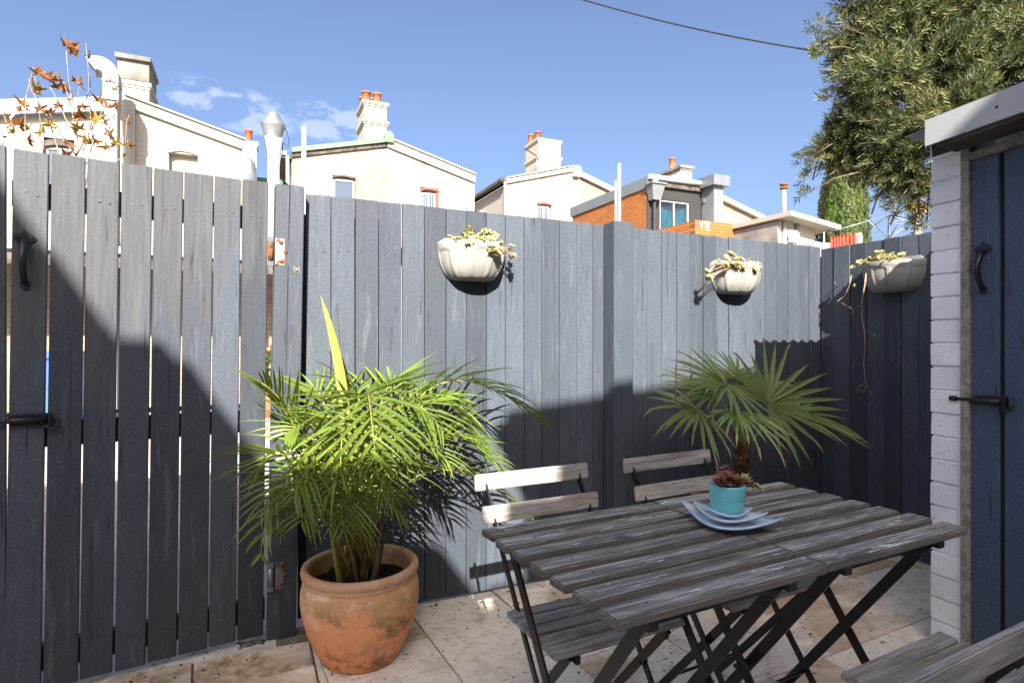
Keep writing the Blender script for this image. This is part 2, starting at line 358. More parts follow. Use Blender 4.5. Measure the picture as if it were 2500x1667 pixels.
M['twig'] = plain('pale_twig', (.24, .20, .165), .85, 0, .2, .25, 20, .2, 60)
M['bark'] = plain('bark', (.13, .10, .075), .9, 0, .1, .4, 9, .7, 30, .02)
M['tree_leaf'] = leafmat('bottlebrush_leaf', (.045, .066, .020), (.10, .122, .038), .30, None, .6, .9)
M['tree_leaf_pale'] = leafmat('bottlebrush_leaf_pale', (.125, .140, .048), (.195, .20, .078), .30, None, .6, 1.2)
M['cypress'] = leafmat('cypress_spray', (.036, .060, .011), (.090, .118, .021), .20, None, .6, 1.5)
M['palm_dry'] = leafmat('dead_palm_skirt', (.38, .24, .11), (.48, .33, .17), .3)
M['shrub'] = leafmat('shrub_leaf', (.05, .10, .02), (.09, .15, .03), .3)
M['flower'] = leafmat('red_flower', (.55, .05, .02), (.60, .22, .03), .3)

def glaze(name, c0, c1, fleck=None):
    t = T(name); f = t.noise(t.map(t.tc.outputs['Object'], (1, 1, 2.4)), 14, 4, .6)
    c = t.mix(f, c0, c1)
    if fleck: c = t.mix(t.math('MULTIPLY', t.ramp(t.noise(t.tc.outputs['Object'], 260, 2, .5), [(.71, 0.0), (.74, 1.0)]), .6), c, fleck)
    m = t.fin(c, .16, t.bump(t.noise(t.tc.outputs['Object'], 22, 3, .5), .12, .004), 0, .5)
    t.b.inputs['Coat Weight'].default_value = .5; t.b.inputs['Coat Roughness'].default_value = .06
    return m
M['turquoise'] = glaze('turquoise_glaze', (.10, .42, .47), (.22, .60, .63), (.08, .12, .12))
M['plate_blue'] = glaze('pale_blue_glaze', (.36, .50, .66), (.46, .60, .74))
M['plate_pale'] = glaze('pale_grey_blue_glaze', (.44, .52, .63), (.54, .60, .68))
M['plate_cream'] = glaze('cream_glaze_patch', (.58, .60, .54), (.66, .67, .60))

# ------------------------------------------------------------------ mesh helpers
OFF = {}
class MB:
    def __init__(s): s.v = []; s.f = []; s.mi = []; s.sm = []
    def add(s, vs_, fs, mi=0, smooth=False):
        o = len(s.v); s.v.extend([tuple(p) for p in vs_]); s.f.extend([tuple(i+o for i in f) for f in fs]); s.mi.extend([mi]*len(fs)); s.sm.extend([smooth]*len(fs)); return s
    def box(s, a, b, mi=0):
        x0, y0, z0 = a; x1, y1, z1 = b
        return s.add([(x0,y0,z0),(x1,y0,z0),(x1,y1,z0),(x0,y1,z0),(x0,y0,z1),(x1,y0,z1),(x1,y1,z1),(x0,y1,z1)],
                     [(0,3,2,1),(4,5,6,7),(0,1,5,4),(1,2,6,5),(2,3,7,6),(3,0,4,7)], mi)
    def bar(s, p, q, w, h, up=(0, 0, 1), mi=0):
        p = Vector(p); q = Vector(q); d = (q-p).normalized(); u = Vector(up); r = d.cross(u).normalized(); u = r.cross(d)
        r *= w/2; u *= h/2
        vs_ = [p-r-u, p+r-u, p+r+u, p-r+u, q-r-u, q+r-u, q+r+u, q-r+u]
        return s.add(vs_, [(0,3,2,1),(4,5,6,7),(0,1,5,4),(1,2,6,5),(2,3,7,6),(3,0,4,7)], mi)
    def tube(s, pts, rad, n=8, mi=0, caps=True, sx=1.0):
        pts = [Vector(p) for p in pts]; rs = rad if isinstance(rad, (list, tuple)) else [rad]*len(pts)
        o = len(s.v); ref = Vector((0, 0, 1))
        d0 = (pts[1]-pts[0]).normalized()
        if abs(d0.dot(ref)) > .9: ref = Vector((1, 0, 0))
        a = d0.cross(ref).normalized()
        for i, p in enumerate(pts):
            d = (pts[min(i+1, len(pts)-1)]-pts[max(i-1, 0)]).normalized()
            a = (a - d*a.dot(d)).normalized(); b = d.cross(a)
            for k in range(n):
                an = 2*math.pi*k/n; s.v.append(tuple(p + (a*math.cos(an)*sx + b*math.sin(an))*rs[i]))
        fs = []
        for i in range(len(pts)-1):
            for k in range(n):
                k2 = (k+1) % n; fs.append((o+i*n+k, o+i*n+k2, o+(i+1)*n+k2, o+(i+1)*n+k))
        m = len(pts)-1
        ns = len(fs)
        if caps: fs += [tuple(o+k for k in range(n))[::-1], tuple(o+m*n+k for k in range(n))]
        s.f += fs; s.mi += [mi]*len(fs); s.sm += [True]*ns + [False]*(len(fs)-ns); return s
    def lathe(s, prof, n=32, c=(0, 0, 0), mi=0, smooth=True):
        o = len(s.v)
        for r, z in prof:
            for k in range(n):
                an = 2*math.pi*k/n; s.v.append((c[0]+r*math.cos(an), c[1]+r*math.sin(an), c[2]+z))
        fs = []
        for i in range(len(prof)-1):
            for k in range(n):
                k2 = (k+1) % n; fs.append((o+i*n+k, o+i*n+k2, o+(i+1)*n+k2, o+(i+1)*n+k))
        s.f += fs; s.mi += [mi]*len(fs); s.sm += [smooth]*len(fs); return s
    def prism(s, poly, y0, y1, plane='Y', mi=0):
        # poly: (a, z) outline, extruded from y0 to y1 along Y (plane 'Y') or X (plane 'X')
        n = len(poly)
        if plane == 'Y': vs_ = [(a, y0, z) for a, z in poly] + [(a, y1, z) for a, z in poly]
        elif plane == 'X': vs_ = [(y0, a, z) for a, z in poly] + [(y1, a, z) for a, z in poly]
        else: vs_ = [(a, z, y0) for a, z in poly] + [(a, z, y1) for a, z in poly]
        fs = [tuple(range(n)), tuple(range(2*n-1, n-1, -1))] + [(i, i+n, (i+1) % n+n, (i+1) % n) for i in range(n)]
        return s.add(vs_, fs, mi)
    def mesh(s, name, mats):
        me = bpy.data.meshes.new(name); me.from_pydata(s.v, [], s.f)
        for m in (mats if isinstance(mats, (list, tuple)) else [mats]): me.materials.append(m)
        me.polygons.foreach_set('material_index', s.mi); me.polygons.foreach_set('use_smooth', s.sm)
        me.update()
        return me
def fixn(me):
    bm = bmesh.new(); bm.from_mesh(me); bmesh.ops.recalc_face_normals(bm, faces=bm.faces); bm.to_mesh(me); bm.free(); return me
def ob(name, mb, mat, parent=None, label=None, cat=None, group=None, kind=None, loc=(0, 0, 0), rot=None, fix=True):
    """link one mesh object; coordinates are world coordinates unless the parent is a rotated thing (then local to it)"""
    if isinstance(mb, MB):
        me = mb.mesh(name, mat)
        if fix: fixn(me)
    else: me = mb
    o = bpy.data.objects.new(name, me); col.objects.link(o)
    L = Vector(loc)
    if parent is not None:
        o.parent = parent; o.location = L - OFF.get(parent.name, Vector((0, 0, 0)))
    else: o.location = L
    OFF[o.name] = L
    if rot: o.rotation_euler = rot
    tag(o, label, cat, group, kind)
    return o
def tag(o, label=None, cat=None, group=None, kind=None):
    if label: o['label'] = label
    if cat: o['category'] = cat
    if group: o['group'] = group
    if kind: o['kind'] = kind
    return o
def thing(name, label, cat, loc, rotz=None, group=None):
    o = bpy.data.objects.new(name, None); col.objects.link(o); o.location = loc; o.empty_display_size = .1
    if rotz is None: OFF[o.name] = Vector(loc)
    else: o.rotation_euler = (0, 0, rotz); OFF[o.name] = Vector((0, 0, 0))
    return tag(o, label, cat, group)
def copy_tree(o, parent=None):
    c = o.copy(); col.objects.link(c); c.parent = parent
    for ch in list(o.children): copy_tree(ch, c)
    return c
def bevel_box(name, sx, sy, sz, b, mat, jit=0.0, seg=1):
    bm = bmesh.new(); bmesh.ops.create_cube(bm, size=1)
    for v in bm.verts:
        v.co.x *= sx; v.co.y *= sy; v.co.z *= sz
        if jit: v.co += Vector((rnd.uniform(-1, 1), rnd.uniform(-1, 1), rnd.uniform(-1, 1)))*jit
    if b: bmesh.ops.bevel(bm, geom=bm.edges[:], offset=b, segments=seg, affect='EDGES')
    me = bpy.data.meshes.new(name); bm.to_mesh(me); bm.free(); me.materials.append(mat); return me
def lerp(a, b, t): return a + (b-a)*t
# ================================================================== THE SETTING
def sheet(name, x0, x1, y0, y1, z, mat):
    return ob(name, MB().add([(x0,y0,z),(x1,y0,z),(x1,y1,z),(x0,y1,z)], [(0,1,2,3)]), mat, kind='structure')
sheet('ground', -900, 900, -900, 900, -.14, M['ground'])
sheet('lane', -30, 30, 2.46, 10.9, -.03, M['asphalt'])

def clip(poly, nx, ny, d):
    out = []
    for i in range(len(poly)):
        p, q = poly[i], poly[(i+1) % len(poly)]
        a, b = nx*p[0]+ny*p[1]-d, nx*q[0]+ny*q[1]-d
        if a <= 0: out.append(p)
        if (a < 0 < b) or (b < 0 < a):
            t = a/(a-b); out.append((p[0]+(q[0]-p[0])*t, p[1]+(q[1]-p[1])*t))
    return out
paving = ob('courtyard_paving', MB().box((-2.6, -1.45, -.13), (3.26, 2.60, -.009)), M['mortar'], kind='structure')
ca, sa = math.cos(R(3.7)), math.sin(R(3.7)); PT = .413
def paver(poly):
    if len(poly) < 3: return
    ar = sum(poly[i][0]*poly[(i+1) % len(poly)][1]-poly[(i+1) % len(poly)][0]*poly[i][1] for i in range(len(poly)))/2
    if abs(ar) < .0012: return
    cx = sum(p[0] for p in poly)/len(poly); cy = sum(p[1] for p in poly)/len(poly)
    dz = rnd.uniform(-.0018, .0018)
    def inset(k): 
        r = []
        for x, y in poly:
            d = math.hypot(x-cx, y-cy); r.append((x-cx-(x-cx)/d*k, y-cy-(y-cy)/d*k))
        return r
    a = inset(.0045); b = inset(.0085); n = len(poly)
    vs_ = [(x, y, -.02) for x, y in a] + [(x, y, -.003) for x, y in a] + [(x, y, 0) for x, y in b]
    fs = [(i, (i+1) % n, (i+1) % n+n, i+n) for i in range(n)] + [(i+n, (i+1) % n+n, (i+1) % n+2*n, i+2*n) for i in range(n)] + [tuple(range(2*n, 3*n))]
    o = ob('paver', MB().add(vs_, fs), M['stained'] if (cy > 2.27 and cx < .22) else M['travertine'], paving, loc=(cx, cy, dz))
    return o
for i in range(-8, 8):
    for j in range(-9, 2):
        P = []
        for a, b in ((0, 0), (1, 0), (1, 1), (0, 1)):
            u, v = (i+a)*PT, (j+b)*PT; P.append((.655+u*ca-v*sa, 2.285+u*sa+v*ca))
        P = clip(P, 0, 1, 2.588); P = clip(P, 1, 0, 3.252); P = clip(P, -1, 0, 2.5); P = clip(P, 0, -1, 1.4)
        if len(P) < 3: continue
        left = clip(P, 1, 0, .222); right = clip(P, -1, 0, -.226)
        left = clip(left, 0.03, 1, 2.452) if len(left) >= 3 else []
        if i >= -1 and P and min(p[0] for p in P) < .222 < max(p[0] for p in P) and j < 0: paver(P)
        else:
            for q in (left, right): paver(q)
ob('concrete_threshold', MB().box((-2.4, 2.455, -.05), (.10, 2.78, -.006)), M['concrete'], kind='structure')
# damp dirt and leaf litter heaped in the corner of the threshold
mb = MB()
N = 26
for i in range(N):
    for j in range(9):
        u, v = i/(N-1), j/8; x = lerp(-.16, .085, u); y = lerp(2.47, 2.58, v)
        e = math.sin(math.pi*u)**.4*math.sin(math.pi*v)**.5*(.25+.75*u)
        mb.v.append((x, y, -.012+e*(.010+.010*mnoise.noise(Vector((x*22, y*22, 0))))))
for i in range(N-1):
    for j in range(8):
        mb.f.append((i*9+j, (i+1)*9+j, (i+1)*9+j+1, i*9+j+1)); mb.mi.append(0); mb.sm.append(True)
ob('litter_heap', mb, M['dirt'], kind='stuff')

# ------------------------------------------------------------------ paling fence
fence = thing('paling_fence', 'long slate grey timber paling fence running from gate post to far corner', 'fence', (.2, 2.60, 0))
EX = [0.219, 0.319, 0.419, 0.52, 0.621, 0.724, 0.826, 0.923, 1.023, 1.12, 1.22, 1.315, 1.413, 1.511, 1.607, 1.669]
EX2 = [1.848, 1.94, 2.037, 2.139, 2.229, 2.323, 2.419, 2.51, 2.612, 2.701, 2.792, 2.888, 2.979, 3.068, 3.16, 3.257]
def paling(parent, a, b, y, ztop, mat, axis='X', face=0.0, zb=.004, th=.017):
    g = rnd.uniform(.0016, .0042); w_ = abs(b-a)-g
    h = ztop-zb+rnd.uniform(-.0018, .0018)
    bm = bmesh.new(); bmesh.ops.create_cube(bm, size=1)
    tl = rnd.uniform(-.0018, .0018)
    for v in bm.verts:
        top = v.co.z > 0; s_ = v.co.x
        v.co.x = v.co.x*w_ + (rnd.uniform(-.0009, .0009)); v.co.y *= th; v.co.z *= h
        if top: v.co.z += tl*s_*2
    bmesh.ops.bevel(bm, geom=bm.edges[:], offset=.0016, segments=1, affect='EDGES')
    me = bpy.data.meshes.new('paling'); bm.to_mesh(me); bm.free(); me.materials.append(mat)
    dy = rnd.uniform(-.0035, .0035)
    m = (a+b)/2
    lean = rnd.uniform(-.0012, .0012)
    if axis == 'X': return ob('paling', me, None, parent, loc=(m, y+th/2+dy, zb+h/2), rot=(0, lean, 0))
    return ob('paling', me, None, parent, loc=(y+th/2+dy, m, zb+h/2), rot=(lean, 0, R(90)))
for E_ in (EX, EX2):
    for a, b in zip(E_[:-1], E_[1:]): paling(fence, a, b, 2.592, 1.783-.0085*a, M['fence'])
paling(fence, 1.669, 1.76, 2.592, 1.768, M['fence']); paling(fence, 1.762, 1.848, 2.592, 1.768, M['fence'])
for E_ in (EX, EX2):
    for k, a in enumerate(E_):
        if k % 7 != 4: ob('gap_backing', MB().box((a-.03, 2.6135, .02), (a+.03, 2.625, 1.70)), M['rail'], fence)  # dark strips added behind most joints to keep the gaps dark
for z in (.30, 1.55): ob('rail', MB().box((.22, 2.627, z-.04), (3.25, 2.65, z+.04)), M['rail'], fence)
pm = bevel_box('post', .112, .097, 1.775, .004, M['fence'], .0015)
ob('post', pm, None, fence, loc=(1.725, 2.5425, .885))
nail = MB().lathe([(0, -.0012), (.0021, -.001), (.0018, .0004), (0, .0006)], 8).mesh('nail', M['black_iron'])
for E_ in (EX, EX2):
    for a, b in zip(E_[:-1], E_[1:]):
        for z in (1.555+rnd.uniform(-.01, .01),):
            for k in (.28, .74):
                ob('nail', nail, None, fence, loc=(lerp(a, b, k+rnd.uniform(-.05, .05)), 2.5875, z+rnd.uniform(-.006, .006)), rot=(R(90), 0, 0))
# gate post: two rough sawn studs bolted together, leaning slightly
for k, (x0, yy) in enumerate(((.0655, 2.521), (.1205, 2.518))):
    ob('gate_post_stud', bevel_box('gate_post_stud', .053, .068, 1.80, .003, M['fence'], .0018), None, fence, loc=(x0+.0265+.017, yy+.034, .893), rot=(0, R(1.05), 0))
rec = ob('bolt_recess', MB().box((.165, 2.5163, 1.445), (.190, 2.5180, 1.470)), M['dirt'], fence)
ob('bolt_head', MB().lathe([(0, .007), (.0055, .007), (.007, .003), (.007, 0), (.009, 0), (.009, -.002)], 6, smooth=False), M['galv'], rec, loc=(.1775, 2.5165, 1.456), rot=(R(90), 0, 0))

# return fence along the right
rf = thing('paling_fence', 'short slate grey paling fence at right angles beside the white brick pier', 'fence', (3.26, 2.0, 0))
ys = [2.59, 2.5, 2.395, 2.293, 2.189, 2.092, 2.0, 1.914, 1.826]
for a, b in zip(ys[:-1], ys[1:]): paling(rf, b, a, 3.257, 1.742, M['fence'], 'Y')
y_ = ys[-1]
while y_ > .4: paling(rf, y_-.1, y_, 3.257, 1.742, M['fence'], 'Y'); y_ -= .1
ob('corner_post', MB().box((3.2535, 2.611, 0), (3.33, 2.69, 1.70)), M['rail'], rf)
ob('rail', MB().box((3.279, .4, 1.5), (3.31, 2.6, 1.58)), M['rail'], rf)
ob('nail', MB().tube([(3.262, 2.47, 1.505), (3.205, 2.455, 1.52)], .0022, 6).tube([(3.206, 2.455, 1.52), (3.203, 2.4545, 1.521)], .005, 8), M['galv'], rf)

# ------------------------------------------------------------------ timber gate
GA = R(8.3)
gate = thing('timber_gate', 'weathered grey timber gate of upright slats with gaps between them', 'gate', (.076, 2.52, 0), GA)
SL = [(-.789, -.6965), (-.690, -.598), (-.593, -.5015), (-.4945, -.403), (-.397, -.3065), (-.3015, -.2065), (-.202, -.110), (-.103, -.012)]
screw = MB().lathe([(0, .0002), (.0016, .0002), (.0022, .0010), (.0036, .0008), (.0040, 0)], 10).mesh('screw', M['screw'])
RZ = (1.655, .86, .115)
for k, (a, b) in enumerate(SL):
    me = bevel_box('slat', b-a, .021, 1.772+rnd.uniform(-.004, .004), .003, M['gate'], .0012)
    s_ = ob('slat', me, None, gate, loc=((a+b)/2, .0105+rnd.uniform(-.002, .002), .908), rot=(0, R(.75)-k*R(.02), 0))
    for zi, z in enumerate(RZ):
        for f in (.36, .68):
            ob('screw', screw, None, gate, loc=(lerp(a, b, f)+(z-.9)*.013, -.0012, z+rnd.uniform(-.008, .008)), rot=(R(90), 0, 0))
for z in RZ: ob('rail', MB().box((-.785, .0235, z-.042), (-.012, .062, z+.042)), M['rail'], gate)
def hinge(z, rusty):
    h = ob('hinge', MB().box((.022, -.0085, z-.052), (.074, -.0045, z+.052)), M['galv'] if not rusty else M['white_metal'], gate)
    ob('knuckle', MB().tube([(.004, -.006, z-.036), (.004, -.006, z+.036)], .0105, 12), M['rust'] if rusty else M['galv'], h)
    for s_ in (-.0465, .0465): ob('knuckle_end', MB().box((-.008, -.010, z+s_-.0095), (.0145, -.001, z+s_+.0095)), M['galv'], h)
    for a, b, c_, d_ in ((.022, .036, -.053, -.036), (.022, .040, .036, .053), (.050, .068, -.050, -.018)): ob('rust_stain', MB().prism([(a, z+c_), (b, z+c_+.004), (b-.003, z+d_), (a+.005, z+d_-.005)], -.0092, -.0087), M['rust'], h)
    for x, dz in ((.043, .036), (.060, .0), (.043, -.038)):
        ob('bolt', MB().lathe([(0, .006), (.0055, .005), (.0085, .002), (.009, 0)], 12), M['rust'], h, loc=(x, -.0085, z+dz), rot=(R(90), 0, 0))
hinge(1.525, True); hinge(.245, False)
jamb = thing('side_fence', 'dark timber boards left of the gate at the picture edge', 'fence', (-.711, 2.4055, 0), GA)
for x0 in [-.096-.103*k for k in range(14)]: ob('board', bevel_box('board', .099, .021, 1.79, .003, M['gate'], .0015), None, jamb, loc=(x0+.046, .0105, .905))
ob('nail', MB().tube([(-.012, .01, 1.79), (-.006, .01, 1.830)], .0025, 6).tube([(-.0062, .01, 1.830), (-.0057, .01, 1.833)], .0075, 10), M['galv'], jamb)

# ------------------------------------------------------------------ hardware
def pull_handle(name, label, loc, rotz, flip=1):
    """black iron pull: spade-shaped top plate, bowed grip, small round foot; local -Y faces the yard"""
    h = thing(name, label, 'handle', loc, rotz)
    def plate(pts, t=.003): return MB().prism(pts, -t, 0, 'Y')
    top = [(0, .118), (.006, .108), (.012, .102), (.021, .100), (.028, .094), (.029, .086), (.024, .079), (.013, .075), (0, .073)]
    top = top + [(-x, z) for x, z in top[::-1][1:-1]]
    p = ob('top_plate', plate(top), M['black_iron'], h)
    for x in (-.019, .019): ob('screw', MB().lathe([(0, .003), (.0035, .0025), (.005, 0)], 10), M['black_iron'], p, loc=(x, -.003, .089), rot=(R(90), 0, 0))
    bot = [(.0135*math.cos(a), -.062+.016*math.sin(a)) for a in [i*math.pi/6 for i in range(12)]]
    q = ob('foot_plate', plate(bot), M['black_iron'], h)
    ob('screw', MB().lathe([(0, .003), (.0035, .0025), (.005, 0)], 10), M['black_iron'], q, loc=(0, -.003, -.064), rot=(R(90), 0, 0))
    pts = []; rs = []
    for i in range(15):
        t = i/14; z = lerp(.080, -.055, t); d = math.sin(math.pi*min(1, t*1.02))**.7*.038
        pts.append((0, -.004-d, z)); rs.append(lerp(.0125, .0085, t) if 0 < i < 14 else .008)
    g = MB().tube(pts, rs, 12, sx=1.0)
    g.v = [(x*1.0, y*1.0, z) for x, y, z in g.v]
    ob('grip', g, M['black_iron'], h)
    return h
gx = Vector((.076, 2.52, 0)) + Vector((math.cos(GA), math.sin(GA), 0))*(-.748)
pull_handle('pull_handle', 'black iron pull handle at the top left of the timber gate', (gx.x, gx.y-.003, 1.418), GA)
def slide_bolt(name, label, loc, rotz, mat, length=.115):
    b = thing(name, label, 'bolt', loc, rotz)
    pl = [(-.05, .004), (-.036, .017), (.045, .020), (.062, .020), (.062, -.020), (.045, -.019), (-.036, -.015), (-.05, -.003)]
    p = ob('base_plate', MB().prism(pl, -.003, 0, 'Y'), mat, b)
    for x, z in ((-.03, .010), (-.03, -.008), (.03, .013), (.03, -.013)): ob('screw', MB().lathe([(0, .003), (.003, .0022), (.0042, 0)], 8), mat, p, loc=(x, -.003, z), rot=(R(90), 0, 0))
    ob('barrel', MB().tube([(-.046, -.012, 0), (-.03, -.013, 0), (.055, -.013, 0)], [.008, .0105, .0105], 12), mat, b)
    ob('rod', MB().tube([(-.118, -.013, 0), (.066, -.013, 0)], .0058, 10), mat, b)
    ob('stop_bar', MB().box((.060, -.026, -.024), (.068, -.003, .021)), mat, b)
    ob('ring', MB().tube([(.066, -.014, .008), (.078, -.018, .006), (.086, -.02, -.006), (.083, -.021, -.022), (.074, -.021, -.033), (.064, -.02, -.030), (.050, -.02, -.020)], .0042, 8), mat, b)
    ob('keeper', MB().prism([(-.118, .024), (-.092, .024), (-.092, -.024), (-.118, -.024)], -.003, 0, 'Y').tube([(-.115, -.013, 0), (-.095, -.013, 0)], .0105, 10), mat, b)
    return b
gb = Vector((.076, 2.52, 0)) + Vector((math.cos(GA), math.sin(GA), 0))*(-.745)
slide_bolt('slide_bolt', 'black sliding bolt with ring across the left edge of the gate', (gb.x, gb.y-.004, .915), GA, M['black_iron'])

# ------------------------------------------------------------------ brick shed with blue door
shed = thing('brick_shed', 'white painted brick shed with blue board door and white roof edge', 'shed', (2.9, .6, 0))
ob('wall', MB().box((2.449, 1.346, 0), (2.66, 1.450, 1.93)).box((2.66, -1.6, 0), (4.5, 1.444, 1.90)), M['brick_white'], shed)
nC = 22
for k in range(nC):
    z0 = k*.0895+rnd.uniform(-.0012, .0012)
    me = bevel_box('brick', .216+rnd.uniform(-.004, .004), .113, .0842+rnd.uniform(-.0015, .001), .0028, M['brick_white'], .0018, 1)
    ob('brick', me, None, shed, loc=(2.442+.108+rnd.uniform(-.0015, .0015), 1.399+rnd.uniform(-.001, .001), z0+.0430), rot=(0, rnd.uniform(-.006, .006), rnd.uniform(-.008, .008)))
ob('door_jamb', bevel_box('door_jamb', .06, .028, 1.90, .002, M['timber_raw'], .001), None, shed, loc=(2.462, 1.329, .95))
ob('door_head', bevel_box('door_head', .05, 1.5, .03, .002, M['timber_raw'], .001), None, shed, loc=(2.455, .595, 1.905), rot=(R(-4.3), 0, 0))
dy0, dy1, dy2 = 1.32, 1.226, 1.213
door = ob('door', MB().box((2.468, .45, .02), (2.485, dy0-.002, 1.845)), M['rail'], shed)
for a, b, x in ((dy1, dy0-.001, 2.447), (dy2-.135, dy2, 2.452), (dy2-.276, dy2-.139, 2.452), (dy2-.417, dy2-.28, 2.452), (dy2-.56, dy2-.421, 2.452)):
    zt = 1.848+.075*(1.3-b)
    ob('board', bevel_box('board', .020, b-a, zt-.03, .004, M['door_blue'], .001), None, door, loc=(x+.010, (a+b)/2, .03+(zt-.03)/2))
    for z in (1.70, .42, .98):
        for f in (.3, .7): ob('screw', screw, None, door, loc=(x-.0005, lerp(a, b, f), z+rnd.uniform(-.01, .01)), rot=(0, R(-90), 0))
# roof: white metal barge over a corrugated sheet that falls towards the fence
SLP = .070
def rz(y): return 1.955 + SLP*(1.475-y)
mb = MB(); nX = 190
xs = [2.312+i*(2.35/nX) for i in range(nX+1)]
yy = [1.475, .4, -1.4]
for y in yy:
    for x in xs: mb.v.append((x, y, rz(y)+.0085*math.sin((x-2.312)/.0762*2*math.pi)))
for y in yy:
    for x in xs: mb.v.append((x, y, rz(y)-.0012+.0085*math.sin((x-2.312)/.0762*2*math.pi)))
n = nX+1; o2 = n*len(yy)
for j in range(len(yy)-1):
    for i in range(nX):
        mb.f.append((j*n+i, j*n+i+1, (j+1)*n+i+1, (j+1)*n+i)); mb.mi.append(0); mb.sm.append(True)
        mb.f.append((o2+j*n+i, o2+(j+1)*n+i, o2+(j+1)*n+i+1, o2+j*n+i+1)); mb.mi.append(0); mb.sm.append(True)
for i in range(nX): mb.f.append((i, o2+i, o2+i+1, i+1)); mb.mi.append(0); mb.sm.append(False)
roof = ob('roof', mb, M['roof_tin'], shed, fix=False)
def barge(y): return rz(y)-.068, rz(y)+.028
ya, yb = 1.388, -1.35
za, zb = barge(ya), barge(yb)
fa = MB().add([(2.296, ya, za[0]), (2.296, yb, zb[0]), (2.296, yb, zb[1]), (2.296, ya, za[1]), (2.31, ya, za[0]), (2.31, yb, zb[0]), (2.31, yb, zb[1]), (2.31, ya, za[1])],
              [(0,1,2,3), (7,6,5,4), (0,4,5,1), (3,2,6,7), (0,3,7,4), (1,5,6,2)])
fa.add([(2.296, ya, za[1]+.001), (2.296, yb, zb[1]+.001), (2.42, yb, zb[1]+.004), (2.42, ya, za[1]+.004)], [(0,1,2,3)])
bg_ = ob('barge_board', fa, M['white_metal'], shed)
ob('rivet', MB().lathe([(0, .001), (.005, .0008), (.0055, 0)], 10), M['black_iron'], bg_, loc=(2.2955, 1.157, 1.956), rot=(0, R(-90), 0))
ob('eaves_board', MB().bar((2.375, 1.36, rz(1.36)-.075), (2.375, -1.3, rz(-1.3)-.075), .125, .012), M['dark_timber'], shed)
ob('head_packing', MB().bar((2.45, 1.45, rz(1.45)-.045), (2.45, -1.3, rz(-1.3)-.045), .02, .05), M['dark_timber'], shed)
pull_handle('pull_handle', 'black iron pull handle on the blue shed door', (2.4455, 1.274, 1.417), R(-90))
slide_bolt('slide_bolt', 'rusty black sliding bolt on the blue shed door', (2.4455, 1.263, 0.956), R(-90), M['black_iron'])

# ------------------------------------------------------------------ unseen house behind the camera, its outline shaped to throw the shade
hs = thing('shade_house', 'unseen house added behind the yard, roofline shaped to shade the gate and table', 'house', (0, -6.4, 0))
A_ = [(-10.553, 8.55), (-4.152, 8.4), (-3.625, 7.572), (-3.518, 7.377), (-3.489, 7.357), (-3.425, 7.244), (-3.335, 7.098), (-3.207, 7.101), (-3.163, 7.041), (-3.119, 7.027), (-3.035, 6.886), (-2.891, 6.674), (-2.707, 6.387), (-2.172, 6.26), (-2.009, 6.031), (-1.953, 5.85)]
B_ = [(-1.752, 5.85), (-1.738, 6.369), (-1.778, 6.58), (-1.847, 6.707), (-1.905, 6.732), (-1.897, 6.782), (-1.841, 6.819), (-1.837, 6.858), (-1.077, 6.931), (-0.276, 7.017), (4.947, 7.55), (7.447, 7.55)]
ob('wall', MB().prism(A_ + [(-1.953, -.1), (-10.55, -.1)], -6.8, -6.0), M['cream_clean'], hs)
ob('shade_wing', MB().prism([(-1.753, -.1)] + B_ + [(7.45, -.1)], -6.8, -6.002), M['cream_clean'], hs)
ob('gap_blocker', MB().box((-1.952, -6.6, -.1), (-1.754, -6.05, 6.065)), M['cream_clean'], hs)  # added to close the gap low down and keep sun off the table
# ================================================================== FURNITURE
def flatbar(mb, p, q, w_, t_):           # flat steel bar lying in a plane of constant x
    return mb.bar(p, q, t_, w_, up=(0, (Vector(q)-Vector(p)).z, -(Vector(q)-Vector(p)).y))
def make_table():
    t = thing('folding_table', 'x', 'table', (0, 0, 0), 0.0, 'pair of slatted tables pushed end to end')
    for i in range(7):
        y = -.247+i*.0823
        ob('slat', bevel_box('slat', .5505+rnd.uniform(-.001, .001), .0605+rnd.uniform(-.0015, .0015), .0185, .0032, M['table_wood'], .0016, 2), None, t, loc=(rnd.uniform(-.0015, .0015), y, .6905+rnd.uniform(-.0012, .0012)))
        for x in (-.185, .185): ob('screw', screw, None, t, loc=(x, y+rnd.uniform(-.006, .006), .6992))
    for x in (-.185, .185):
        ob('support_bar', MB().box((x-.012, -.262, .656), (x+.012, .262, .6812)), M['black_steel'], t)
        s_ = 1 if x > 0 else -1
        kx = .010
        a = MB(); b = MB()
        flatbar(a, (x+s_*.030, .235, .668), (x+s_*.030, .06, .415), .027, .006); flatbar(a, (x+s_*.030, .06, .415), (x+s_*.030, -.245, 0.0), .027, .006)
        flatbar(b, (x-s_*.004, -.235, .668), (x-s_*.004, .25, 0.0), .027, .006)
        ob('leg', a, M['black_steel'], t); ob('leg', b, M['black_steel'], t)
        ob('pivot_bolt', MB().tube([(x-s_*.010, .018, .330), (x+s_*.040, .018, .330)], .006, 10), M['black_steel'], t)
    ob('cross_rod', MB().bar((-.215, -.165, .108), (.215, -.165, .108), .006, .020), M['black_steel'], t)
    ob('cross_rod', MB().bar((-.19, .175, .103), (.19, .175, .103), .006, .020), M['black_steel'], t)
    ob('cross_rod', MB().tube([(-.19, -.225, .652), (.19, -.225, .652)], .006, 8), M['black_steel'], t)
    return t
ta = make_table(); ta['label'] = 'weathered slatted folding table nearer the palm pot, the left of the pair'
tb = copy_tree(ta); tb['label'] = 'weathered slatted folding table next to the white brick pier, the right of the pair'
TR = R(3.4)
ta.location = (.826, 1.131, 0); ta.rotation_euler = (0, 0, TR)
tb.location = (1.378, 1.164, 0); tb.rotation_euler = (0, 0, TR)

